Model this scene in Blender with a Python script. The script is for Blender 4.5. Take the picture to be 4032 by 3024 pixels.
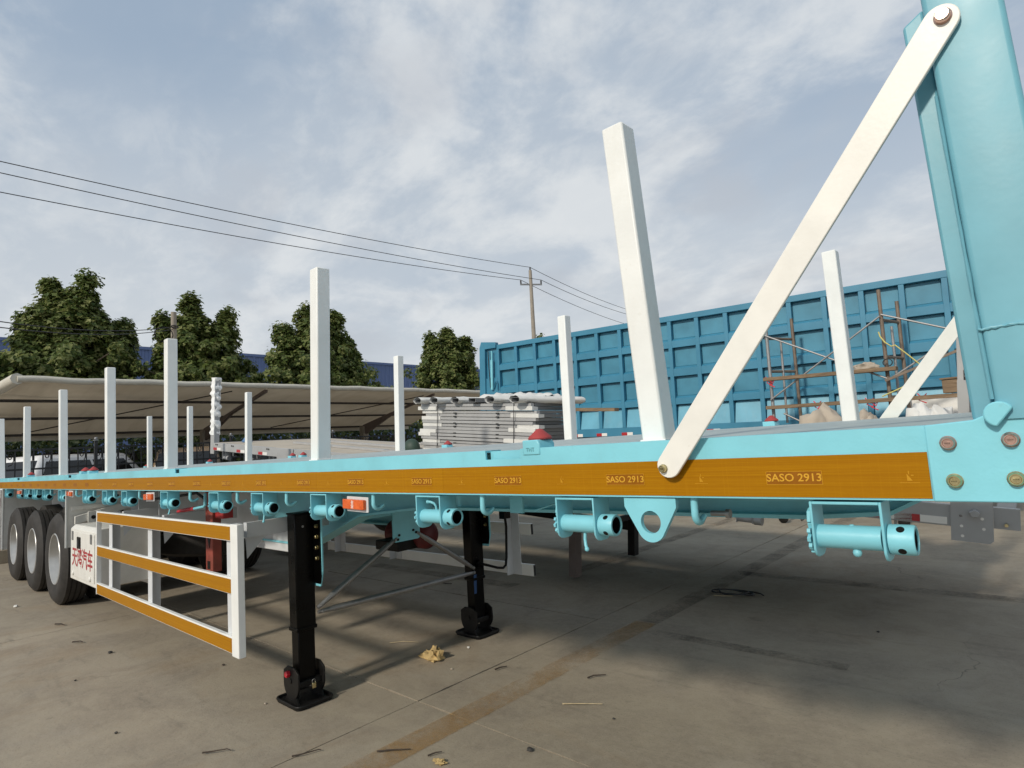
import bpy, bmesh, math, random
from mathutils import Vector, Matrix, noise
R = math.radians
random.seed(7)
scene = bpy.context.scene
COL = scene.collection
for o in list(bpy.data.objects): bpy.data.objects.remove(o)

# ------------------------------------------------------------------ camera, sky, sun, exposure
cam_d = bpy.data.cameras.new('camera'); cam = bpy.data.objects.new('camera', cam_d); COL.objects.link(cam)
cam_d.sensor_width = 36; cam_d.sensor_fit = 'HORIZONTAL'; cam_d.lens = 36*2355.1/4032
cam_d.clip_start = 0.05; cam_d.clip_end = 2000
yaw, pit, rol = R(-42.297), R(5.732), R(-3.734)
fw = Vector((math.sin(yaw)*math.cos(pit), math.cos(yaw)*math.cos(pit), math.sin(pit)))
rt = Vector((math.cos(yaw), -math.sin(yaw), 0)); up = rt.cross(fw)
r2 = rt*math.cos(rol)+up*math.sin(rol); u2 = -rt*math.sin(rol)+up*math.cos(rol)
m = Matrix((r2, u2, -fw)).transposed().to_4x4(); m.translation = Vector((0, 0, 1.574))
cam.matrix_world = m
scene.camera = cam
scene.render.resolution_x, scene.render.resolution_y = 1024, 768
scene.view_settings.view_transform = 'Standard'; scene.view_settings.look = 'None'
scene.view_settings.gamma = 1; scene.view_settings.exposure = 0.0
scene.view_settings.use_curve_mapping = False

cy = scene.cycles; cy.use_adaptive_sampling = True; cy.adaptive_threshold = 0.02; cy.max_bounces = 5; cy.diffuse_bounces = 3; cy.glossy_bounces = 2; cy.transmission_bounces = 2; cy.transparent_max_bounces = 6
SUN_EL, SUN_AZ = R(32), R(2.0)          # the sun stands behind the camera, across the trailer's side
sd = bpy.data.lights.new('sun', 'SUN'); sd.energy = 2.7; sd.angle = R(5.0); sd.color = (1.0, 0.92, 0.79)
sun = bpy.data.objects.new('sun', sd); COL.objects.link(sun)
sdir = Vector((math.sin(SUN_AZ)*math.cos(SUN_EL), -math.cos(SUN_AZ)*math.cos(SUN_EL), math.sin(SUN_EL)))
sun.rotation_euler = sdir.to_track_quat('Z', 'Y').to_euler(); sun.location = sdir*50

w = bpy.data.worlds.new('World'); scene.world = w; w.use_nodes = True
nt = w.node_tree; nt.nodes.clear(); N = nt.nodes.new; LK = nt.links.new
def wmath(op, a, b=None, clamp=False):
    n = N('ShaderNodeMath'); n.operation = op; n.use_clamp = clamp
    for i, v in enumerate((a, b)):
        if v is None: continue
        if isinstance(v, (int, float)): n.inputs[i].default_value = v
        else: LK(v, n.inputs[i])
    return n.outputs[0]
def wmix(f, a, b):
    n = N('ShaderNodeMix'); n.data_type = 'RGBA'
    for i, v in ((0, f), (6, a), (7, b)):
        if isinstance(v, (int, float, tuple)): n.inputs[i].default_value = v
        else: LK(v, n.inputs[i])
    return n.outputs[2]
def wramp(v, pts):
    n = N('ShaderNodeValToRGB'); LK(v, n.inputs[0]); e = n.color_ramp.elements
    while len(e) < len(pts): e.new(0.5)
    for q, (p, c) in zip(e, pts): q.position = p; q.color = (c, c, c, 1)
    n.color_ramp.interpolation = 'EASE'
    return n.outputs[0]
sky = N('ShaderNodeTexSky'); sky.sky_type = 'NISHITA'; sky.sun_disc = False
sky.sun_elevation = SUN_EL; sky.sun_rotation = math.pi - SUN_AZ
sky.air_density = 1.0; sky.dust_density = 1.2; sky.ozone_density = 2.0; sky.altitude = 50
tc = N('ShaderNodeTexCoord'); sep = N('ShaderNodeSeparateXYZ'); LK(tc.outputs['Generated'], sep.inputs[0])
zz = wmath('ADD', wmath('MAXIMUM', sep.outputs[2], 0.0), 0.30)
cx = wmath('DIVIDE', sep.outputs[0], zz); cy = wmath('DIVIDE', sep.outputs[1], zz)
cmb = N('ShaderNodeCombineXYZ'); LK(cx, cmb.inputs[0]); LK(cy, cmb.inputs[1])
def wnoise(scale, detail, rough, dist, off, stretch=(1, 1, 1), rz=0):
    mp = N('ShaderNodeMapping'); LK(cmb.outputs[0], mp.inputs[0])
    mp.inputs['Location'].default_value = off; mp.inputs['Scale'].default_value = stretch; mp.inputs['Rotation'].default_value = (0, 0, rz)
    n = N('ShaderNodeTexNoise'); LK(mp.outputs[0], n.inputs['Vector'])
    n.inputs['Scale'].default_value = scale; n.inputs['Detail'].default_value = detail
    n.inputs['Roughness'].default_value = rough; n.inputs['Distortion'].default_value = dist
    return n.outputs[0]
OFF = (7.1, 3.1)
veil = wramp(wnoise(1.1, 4, 0.5, 0.3, (3.1+OFF[0], 7.7+OFF[1], 0), (1, 1.3, 1), 0.5), [(0.34, 0.0), (0.64, 1.0)])
puff = wramp(wnoise(2.0, 8, 0.60, 0.20, (1.3+OFF[0], 4.2+OFF[1], 0), (1, 1.15, 1), 0.3), [(0.46, 0.0), (0.64, 1.0)])
fine = wramp(wnoise(6.5, 6, 0.62, 0.3, (5.3+OFF[0], 1.2+OFF[1], 0), (1, 1.6, 1), 0.9), [(0.42, 0.0), (0.70, 1.0)])
dark = wramp(wnoise(2.6, 5, 0.55, 0.2, (9.4+OFF[0], 2.6+OFF[1], 0)), [(0.50, 0.0), (0.72, 1.0)])
low = wramp(sep.outputs[2], [(0.05, 1.0), (0.60, 0.0)])
base = wmix(0.84, sky.outputs[0], (3.75, 4.75, 6.0, 1))
base = wmix(wmath('MULTIPLY', veil, 0.62), base, (5.2, 5.85, 6.6, 1))
base = wmix(wmath('MULTIPLY', low, 0.74), base, (7.0, 7.3, 7.5, 1))
base = wmix(wmath('MULTIPLY', fine, wmath('MULTIPLY', veil, 0.40)), base, (7.4, 7.7, 7.9, 1))
base = wmix(wmath('MULTIPLY', puff, 0.74), base, (7.8, 8.05, 8.2, 1))
base = wmix(wmath('MULTIPLY', dark, 0.50), base, (5.0, 5.35, 5.9, 1))
w.cycles.sampling_method = 'MANUAL'; w.cycles.sample_map_resolution = 256
bg = N('ShaderNodeBackground'); LK(base, bg.inputs[0]); bg.inputs[1].default_value = 0.098
wo = N('ShaderNodeOutputWorld'); LK(bg.outputs[0], wo.inputs[0])

# ------------------------------------------------------------------ materials
class NT:
    def __init__(s, name):
        s.m = bpy.data.materials.new(name); s.m.use_nodes = True; s.t = s.m.node_tree
        s.b = s.t.nodes['Principled BSDF']; s.o = s.t.nodes['Material Output']
        s.pos = None
    def n(s, ty, **kw):
        x = s.t.nodes.new(ty)
        for k, v in kw.items(): setattr(x, k, v)
        return x
    def l(s, a, b): s.t.links.new(a, b)
    def P(s):
        if not s.pos: s.pos = s.n('ShaderNodeNewGeometry').outputs['Position']
        return s.pos
    def noise(s, scale, detail=4, rough=.55, dist=0, stretch=None, off=(0, 0, 0), vec=None):
        v = vec or s.P()
        mp = s.n('ShaderNodeMapping'); s.l(v, mp.inputs[0]); mp.inputs['Location'].default_value = off
        if stretch: mp.inputs['Scale'].default_value = stretch
        x = s.n('ShaderNodeTexNoise'); s.l(mp.outputs[0], x.inputs['Vector'])
        x.inputs['Scale'].default_value = scale; x.inputs['Detail'].default_value = detail
        x.inputs['Roughness'].default_value = rough; x.inputs['Distortion'].default_value = dist
        return x.outputs[0]
    def ramp(s, v, pts, inter='LINEAR'):
        x = s.n('ShaderNodeValToRGB'); s.l(v, x.inputs[0]); e = x.color_ramp.elements; x.color_ramp.interpolation = inter
        while len(e) < len(pts): e.new(.5)
        for q, (p, c) in zip(e, pts):
            q.position = p; q.color = (c, c, c, 1) if isinstance(c, (int, float)) else (*c, 1)
        return x.outputs[0]
    def mix(s, f, a, b, blend='MIX'):
        x = s.n('ShaderNodeMix', data_type='RGBA', blend_type=blend)
        for i, v in ((0, f), (6, a), (7, b)):
            if isinstance(v, (int, float)): x.inputs[i].default_value = v
            elif isinstance(v, tuple): x.inputs[i].default_value = (*v, 1) if len(v) == 3 else v
            else: s.l(v, x.inputs[i])
        return x.outputs[2]
    def math(s, op, a, b=0.0, clamp=False):
        x = s.n('ShaderNodeMath', operation=op, use_clamp=clamp)
        for i, v in enumerate((a, b)):
            if isinstance(v, (int, float)): x.inputs[i].default_value = v
            else: s.l(v, x.inputs[i])
        return x.outputs[0]
    def bump(s, h, strength=.3, dist=.01):
        x = s.n('ShaderNodeBump'); s.l(h, x.inputs['Height']); x.inputs['Strength'].default_value = strength; x.inputs['Distance'].default_value = dist
        s.l(x.outputs[0], s.b.inputs['Normal']); return x
    def col(s, v):
        if isinstance(v, tuple): s.b.inputs['Base Color'].default_value = (*v, 1)
        else: s.l(v, s.b.inputs['Base Color'])
    def rough(s, v):
        if isinstance(v, (int, float)): s.b.inputs['Roughness'].default_value = v
        else: s.l(v, s.b.inputs['Roughness'])

def paint(name, c, rough=.4, var=.10, scale=5, bump=.12, grime=0.0, grime_col=(.12, .10, .08), metal=0, spec=.5, peel=90):
    k = NT(name)
    n = k.noise(scale, 3, .6)
    lo = tuple(x*(1-var) for x in c); hi = tuple(min(1, x*(1+var*.7)) for x in c)
    base = k.mix(k.ramp(n, [(.3, 0.), (.7, 1.)]), lo, hi)
    if grime:
        g = k.ramp(k.noise(3.3, 4, .68, .6, stretch=(1, 1, .45), off=(4, 2, 9)), [(.52, 0.), (.78, 1.)])
        base = k.mix(k.math('MULTIPLY', g, grime), base, grime_col)
        sp = k.ramp(k.noise(38, 2, .7, off=(1, 8, 3)), [(.70, 0.), (.76, 1.)])
        base = k.mix(k.math('MULTIPLY', sp, grime*.8), base, grime_col)
    k.col(base)
    k.rough(k.ramp(n, [(.2, max(.05, rough-.08)), (.8, min(1, rough+.1))]))
    k.b.inputs['Metallic'].default_value = metal
    k.b.inputs['Specular IOR Level'].default_value = spec
    if bump: k.bump(k.noise(peel, 1, .6), bump, .002)
    return k.m
M = {}
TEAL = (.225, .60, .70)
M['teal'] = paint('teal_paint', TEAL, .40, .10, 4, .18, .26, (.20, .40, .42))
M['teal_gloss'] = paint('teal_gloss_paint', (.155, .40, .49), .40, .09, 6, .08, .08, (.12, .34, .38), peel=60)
M['white'] = paint('white_paint', (.80, .81, .79), .42, .05, 5, .20, .22, (.56, .53, .46))
M['white_bar'] = paint('cream_white_paint', (.80, .785, .735), .42, .06, 8, .10, .25, (.58, .53, .44))
M['box_white'] = paint('worn_white_paint', (.70, .69, .65), .5, .06, 9, .25, .30, (.36, .32, .26))
M['guard_grey'] = paint('pale_grey_paint', (.62, .64, .66), .45, .05, 7, .15, .12, (.4, .38, .34))
M['black'] = paint('black_gloss_paint', (.0010, .0010, .0010), .30, .2, 9, .08, .06, (.012, .010, .008), spec=.18)
M['black_dirty'] = paint('black_dirty_steel', (.006, .0058, .0055), .5, .3, 14, .4, .4, (.035, .03, .025), spec=.3)
M['galv'] = paint('galvanised_steel', (.30, .30, .30), .42, .18, 20, .15, .25, (.16, .14, .12), metal=.7)
M['brass'] = paint('yellow_zinc', (.58, .50, .28), .28, .2, 60, .1, .3, (.20, .12, .05), metal=1)
M['copper'] = paint('pink_zinc', (.60, .40, .33), .30, .2, 60, .1, .3, (.16, .09, .07), metal=1)
M['red'] = paint('red_paint', (.40, .03, .03), .5, .12, 12, .15, .15, (.18, .05, .04))
M['tank_red_shade'] = paint('shaded_red_tank_paint', (.13, .012, .014), .5, .15, 12, .15, .3, (.04, .02, .02))  # tank red darkened in the colour for the shadow under the deck
M['red_cap'] = paint('red_plastic', (.50, .02, .035), .45, .08, 12, .1)
M['red_rubber'] = paint('red_rubber', (.36, .045, .045), .7, .14, 18, .3, .25, (.20, .10, .08))
M['rust_red'] = paint('rusty_red_paint', (.30, .06, .04), .6, .3, 9, .3, .6, (.08, .05, .04))
M['deck'] = paint('deck_steel', (.40, .455, .455), .55, .14, 3, .3, .45, (.17, .18, .17))
M['grey'] = paint('grey_paint', (.37, .37, .37), .45, .08, 4, .12, .15, (.2, .19, .17))
M['grey_dark'] = paint('dark_grey_paint', (.16, .165, .17), .5, .1, 5, .15, .2, (.1, .09, .08))
M['grey_brown'] = paint('brown_grey_primer', (.16, .125, .11), .6, .1, 5, .15, .3, (.08, .06, .05))
M['ply'] = paint('pale_deck_board', (.46, .40, .32), .75, .1, 2, .2, .3, (.25, .21, .16))
M['tip'] = paint('blue_paint', (.045, .215, .335), .40, .12, 1.2, .10, .22, (.03, .12, .19))
M['tip_panel'] = paint('blue_panel_paint', (.055, .235, .345), .42, .20, 1.6, .12, .25, (.03, .14, .21))
M['tip_low_lit'] = paint('sky_lit_blue_panel', (.12, .37, .50), .40, .14, 2.2, .12, .30, (.30, .42, .47))  # bottom row tilts up; its brighter light is put into this blue
M['pipe'] = paint('rusty_scaffold_pipe', (.20, .155, .12), .6, .25, 8, .2, .5, (.09, .06, .045), metal=.3)
M['pipe_grey'] = paint('grey_scaffold_pipe', (.33, .33, .33), .45, .15, 8, .2, .4, (.16, .12, .10), metal=.5)
M['rope_y'] = paint('yellow_rope', (.62, .55, .18), .8, .1, 30, .3)
M['tie_red'] = paint('red_cord', (.62, .04, .06), .7, .1, 30, .2)
M['glass'] = paint('car_glass', (.012, .014, .016), .06, .1, 3, 0)
M['carwhite'] = paint('white_car_paint', (.78, .79, .80), .22, .02, 3, 0)
M['carbeige'] = paint('beige_car_paint', (.19, .135, .085), .28, .05, 3, 0)
M['concrete_pole'] = paint('pole_concrete', (.33, .29, .24), .85, .12, 3, .3, .2, (.2, .17, .14))
M['wire'] = paint('cable_black', (.02, .02, .022), .6, .05, 5, 0)
M['iron'] = paint('wrought_iron', (.010, .010, .011), .5, .1, 8, .1)
def mat_canvas():
    k = NT('canopy_canvas'); n = k.noise(.6, 5, .6, .4); st = k.noise(1, 4, .6, .2, stretch=(.25, 3.5, 1))
    c = k.mix(k.ramp(n, [(.35, 0.), (.7, 1.)]), (.42, .35, .255), (.52, .445, .335)); c = k.mix(k.math('MULTIPLY', k.ramp(st, [(.5, 0.), (.75, 1.)]), .4), c, (.27, .22, .16))
    k.col(c); k.rough(.85)
    tr = k.n('ShaderNodeBsdfTranslucent'); k.l(c, tr.inputs[0]); mx = k.n('ShaderNodeMixShader'); mx.inputs[0].default_value = .22
    k.l(k.b.outputs[0], mx.inputs[1]); k.l(tr.outputs[0], mx.inputs[2]); k.l(mx.outputs[0], k.o.inputs[0]); return k.m
M['canvas'] = mat_canvas()
M['canvas_edge'] = paint('canopy_edge_canvas', (.55, .52, .45), .75, .08, 1.2, .15, .35, (.28, .24, .18))
M['steel_dark'] = paint('dark_steel', (.045, .038, .033), .6, .15, 4, .1, .2, (.09, .06, .04))
M['rim'] = paint('silver_rim', (.50, .50, .49), .35, .08, 9, .1, .2, (.25, .22, .18), metal=.55)
M['foam'] = paint('white_foam_wrap', (.66, .655, .63), .85, .06, 9, .5, .2, (.5, .47, .41), peel=26)
M['wrap'] = paint('white_plastic_wrap', (.82, .82, .81), .55, .04, 9, .3, .1, (.6, .58, .54), peel=40)
M['sack'] = paint('dirty_sack', (.42, .36, .29), .9, .16, 5, .4, .4, (.20, .15, .11), peel=30)
M['blue_tape'] = paint('blue_tape', (.02, .07, .20), .5, .1, 12, .1)
M['tan'] = paint('tan_leaf_paper', (.50, .36, .16), .8, .3, 20, .5, .4, (.22, .13, .05))
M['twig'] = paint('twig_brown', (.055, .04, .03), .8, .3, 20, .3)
M['straw'] = paint('straw', (.45, .36, .22), .8, .2, 20, .2)
M['stone'] = paint('dark_pebble', (.05, .047, .043), .8, .3, 20, .3)
M['reflect_red'] = paint('red_reflective', (.42, .02, .025), .35, .05, 9, .05)
M['reflect_white'] = paint('white_reflective', (.78, .76, .72), .35, .05, 9, .05)
M['bark'] = paint('tree_bark', (.12, .095, .07), .9, .25, 6, .6, .3, (.06, .05, .04))
M['blackroof'] = paint('dark_sheet_roof', (.06, .065, .075), .6, .1, 2, .1)
M['rubber'] = paint('mudflap_black', (.018, .018, .018), .7, .2, 8, .2, .3, (.08, .07, .06))
M['greenbag'] = paint('dark_green_bag', (.03, .06, .045), .6, .2, 8, .3)
M['bluecap'] = paint('blue_plastic', (.08, .18, .35), .5, .1, 8, .1)

def mat_wood():
    k = NT('rough_timber')
    n = k.noise(5, 6, .65, 1.0, stretch=(.5, 4, 4))
    k.col(k.ramp(n, [(.3, (.13, .085, .05)), (.55, (.22, .15, .09)), (.75, (.32, .235, .15))])); k.rough(.8)
    k.bump(n, .4, .004); return k.m
M['wood'] = mat_wood()
def mat_tape():
    # amber prismatic reflective tape: fine ribs along the strip, faint tile seams
    k = NT('amber_reflective_tape')
    sep = k.n('ShaderNodeSeparateXYZ'); k.l(k.P(), sep.inputs[0])
    fine = k.noise(1, 3, .7, 0, stretch=(.8, .8, 640))
    fine2 = k.noise(1, 2, .6, 0, stretch=(22, 9, 260), off=(5, 0, 0))
    tile = k.noise(1, 2, .5, 0, stretch=(260, 1, 2), off=(2, 2, 2))
    c = k.mix(k.ramp(fine, [(.32, 0.), (.68, 1.)]), (.305, .124, .001), (.44, .208, .003))
    c = k.mix(k.math('MULTIPLY', k.ramp(fine2, [(.4, 0.), (.7, 1.)]), .30), c, (.30, .11, .000))
    c = k.mix(k.math('MULTIPLY', k.ramp(tile, [(.58, 0.), (.75, 1.)]), .22), c, (.52, .25, .008))
    d = k.ramp(k.noise(2.2, 6, .65, .5), [(.5, 0.), (.8, 1.)])
    c = k.mix(k.math('MULTIPLY', d, .25), c, (.29, .115, .004))
    oi = k.n('ShaderNodeObjectInfo'); c = k.mix(k.math('MULTIPLY', oi.outputs['Random'], .30), c, (.30, .118, .000))
    k.col(c); k.rough(.42); k.b.inputs['Specular IOR Level'].default_value = .12; k.bump(fine, .16, .0012)
    return k.m
M['tape'] = mat_tape()
M['tape_print'] = paint('amber_tape_print_ground', (.27, .095, .001), .42, .1, 30, .05, spec=.25)
M['tape_letter'] = paint('amber_tape_letter', (.62, .33, .03), .42, .05, 30, 0, spec=.2)
M['tape_emblem'] = paint('amber_tape_emblem', (.50, .245, .012), .42, .05, 30, 0, spec=.2)
M['ink_red'] = paint('red_stencil_ink', (.36, .03, .035), .6, .2, 40, 0, .3, (.55, .40, .36))
M['ink_teal'] = paint('cast_mark', (.10, .30, .34), .5, .1, 40, 0)
def mat_orange():
    k = NT('orange_lens')
    v = k.n('ShaderNodeTexVoronoi'); k.l(k.P(), v.inputs['Vector']); v.inputs['Scale'].default_value = 130
    n = k.noise(45, 4, .6)
    k.col(k.mix(k.ramp(n, [(.3, 0.), (.75, 1.)]), (.58, .085, .012), (.82, .17, .04)))
    k.rough(.18); k.bump(v.outputs['Distance'], .25, .002)
    return k.m
M['orange'] = mat_orange()
def mat_tyre():
    k = NT('tyre_rubber'); n = k.noise(10, 5, .65)
    k.col(k.ramp(n, [(.3, (.014, .013, .012)), (.7, (.036, .032, .029))])); k.rough(.72); k.bump(k.noise(60, 3), .2, .003); return k.m
M['tyre'] = mat_tyre()
def mat_concrete(name, tint=1.0):
    k = NT(name)
    big = k.noise(.33, 4, .62, .6); mid = k.noise(1.7, 6, .68, .5, off=(7, 3, 0)); fin = k.noise(18, 5, .78, off=(1, 1, 1))
    gr = k.noise(95, 2, .75)
    c = k.mix(k.ramp(big, [(.32, 0.), (.68, 1.)]), (.265*tint, .224*tint, .165*tint), (.365*tint, .312*tint, .235*tint))
    c = k.mix(k.math('MULTIPLY', k.ramp(mid, [(.42, 0.), (.70, 1.)]), .60), c, (.165*tint, .136*tint, .110*tint))
    c = k.mix(k.math('MULTIPLY', k.ramp(k.noise(.8, 5, .7, 1.0, off=(3, 9, 4)), [(.55, 0.), (.74, 1.)]), .60), c, (.35*tint, .315*tint, .262*tint))
    rust = k.ramp(k.noise(.62, 4, .66, 1.2, off=(11, 5, 2)), [(.57, 0.), (.72, 1.)])
    c = k.mix(k.math('MULTIPLY', rust, .40), c, (.225, .140, .068))
    oil = k.ramp(k.noise(2.6, 5, .6, .9, off=(2, 14, 6)), [(.66, 0.), (.73, 1.)])
    c = k.mix(k.math('MULTIPLY', oil, .45), c, (.115, .098, .074))
    streak = k.ramp(k.noise(1, 4, .7, .3, stretch=(1.1, 7, 1), off=(5, 6, 0)), [(.56, 0.), (.75, 1.)])
    c = k.mix(k.math('MULTIPLY', streak, .45), c, (.13, .112, .09))
    c = k.mix(k.math('MULTIPLY', k.ramp(fin, [(.40, 0.), (.68, 1.)]), .50), c, (.36, .31, .24), 'MIX')
    c = k.mix(k.math('MULTIPLY', k.ramp(gr, [(.58, 0.), (.70, 1.)]), .45), c, (.11, .095, .074))
    v = k.n('ShaderNodeTexVoronoi', feature='DISTANCE_TO_EDGE'); v.inputs['Scale'].default_value = .42
    mp = k.n('ShaderNodeMapping'); k.l(k.P(), mp.inputs[0])
    wob = k.n('ShaderNodeTexNoise'); k.l(k.P(), wob.inputs[0]); wob.inputs['Scale'].default_value = 2.3; wob.inputs['Detail'].default_value = 5
    va = k.n('ShaderNodeVectorMath', operation='MULTIPLY_ADD'); k.l(wob.outputs['Color'], va.inputs[0]); va.inputs[1].default_value = (.9, .9, 0); k.l(mp.outputs[0], va.inputs[2])
    k.l(va.outputs[0], v.inputs['Vector'])
    crack = k.ramp(v.outputs['Distance'], [(0., 1.), (.004, 0.)])
    gate = k.ramp(k.noise(.5, 3, .5, off=(8, 8, 8)), [(.60, 0.), (.68, 1.)])
    crack = k.math('MULTIPLY', crack, gate)
    c = k.mix(k.math('MULTIPLY', crack, .55), c, (.07, .06, .05))
    k.col(c); k.rough(k.ramp(mid, [(.3, .78), (.7, .92)]))
    h = k.math('ADD', k.math('MULTIPLY', fin, .6), k.math('MULTIPLY', mid, .8))
    h = k.math('SUBTRACT', h, k.math('MULTIPLY', crack, .5))
    k.bump(h, .55, .008); return k.m
M['concrete'] = mat_concrete('yard_concrete')
M['far_concrete'] = mat_concrete('far_yard_concrete', .98)
def mat_line():
    k = NT('worn_yellow_line')
    n = k.noise(3.2, 8, .72, .5); n2 = k.noise(40, 5, .75); fade = k.noise(.55, 3, .5, off=(3, 1, 7))
    c = k.mix(k.ramp(n2, [(.3, 0.), (.7, 1.)]), (.34, .175, .035), (.40, .215, .048)); k.col(c); k.rough(.85)
    a = k.ramp(k.math('ADD', k.math('ADD', k.math('MULTIPLY', n, .5), k.math('MULTIPLY', n2, .3)), k.math('MULTIPLY', fade, .35)), [(.48, 0.), (.75, .70)])
    k.l(a, k.b.inputs['Alpha']); return k.m
M['line'] = mat_line()
def mat_darkline():  # dark stripes; also the yellow line's stretch in shade
    k = NT('worn_shaded_line')
    n = k.noise(3.2, 8, .72, .5); n2 = k.noise(40, 5, .75)
    k.col((.10, .082, .062)); k.rough(.9)
    a = k.ramp(k.math('ADD', k.math('MULTIPLY', n, .6), k.math('MULTIPLY', n2, .4)), [(.42, 0.), (.66, .6)])
    k.l(a, k.b.inputs['Alpha']); return k.m
M['darkline'] = mat_darkline()
def mat_leaf(name, c0, c1, c2):
    k = NT(name)
    g = k.n('ShaderNodeNewGeometry')
    c = k.ramp(g.outputs['Random Per Island'], [(0., c0), (.55, c1), (1., c2)])
    k.col(c); k.rough(.5); k.b.inputs['Specular IOR Level'].default_value = .3
    tr = k.n('ShaderNodeBsdfTranslucent'); k.l(c, tr.inputs[0])
    mx = k.n('ShaderNodeMixShader'); mx.inputs[0].default_value = .38
    k.l(k.b.outputs[0], mx.inputs[1]); k.l(tr.outputs[0], mx.inputs[2]); k.l(mx.outputs[0], k.o.inputs[0]); return k.m
M['leaf'] = mat_leaf('plane_tree_leaf', (.055, .092, .020), (.145, .188, .052), (.29, .30, .115))
M['hedge'] = mat_leaf('hedge_leaf', (.020, .035, .010), (.040, .062, .018), (.075, .095, .030))
def mat_corr():
    k = NT('blue_corrugated_sheet')
    sep = k.n('ShaderNodeSeparateXYZ'); k.l(k.P(), sep.inputs[0])
    n = k.noise(.15, 4, .5)
    k.col(k.mix(k.ramp(n, [(.3, 0.), (.7, 1.)]), (.085, .135, .29), (.105, .160, .33))); k.rough(.5); return k.m
M['corr'] = mat_corr()

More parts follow.
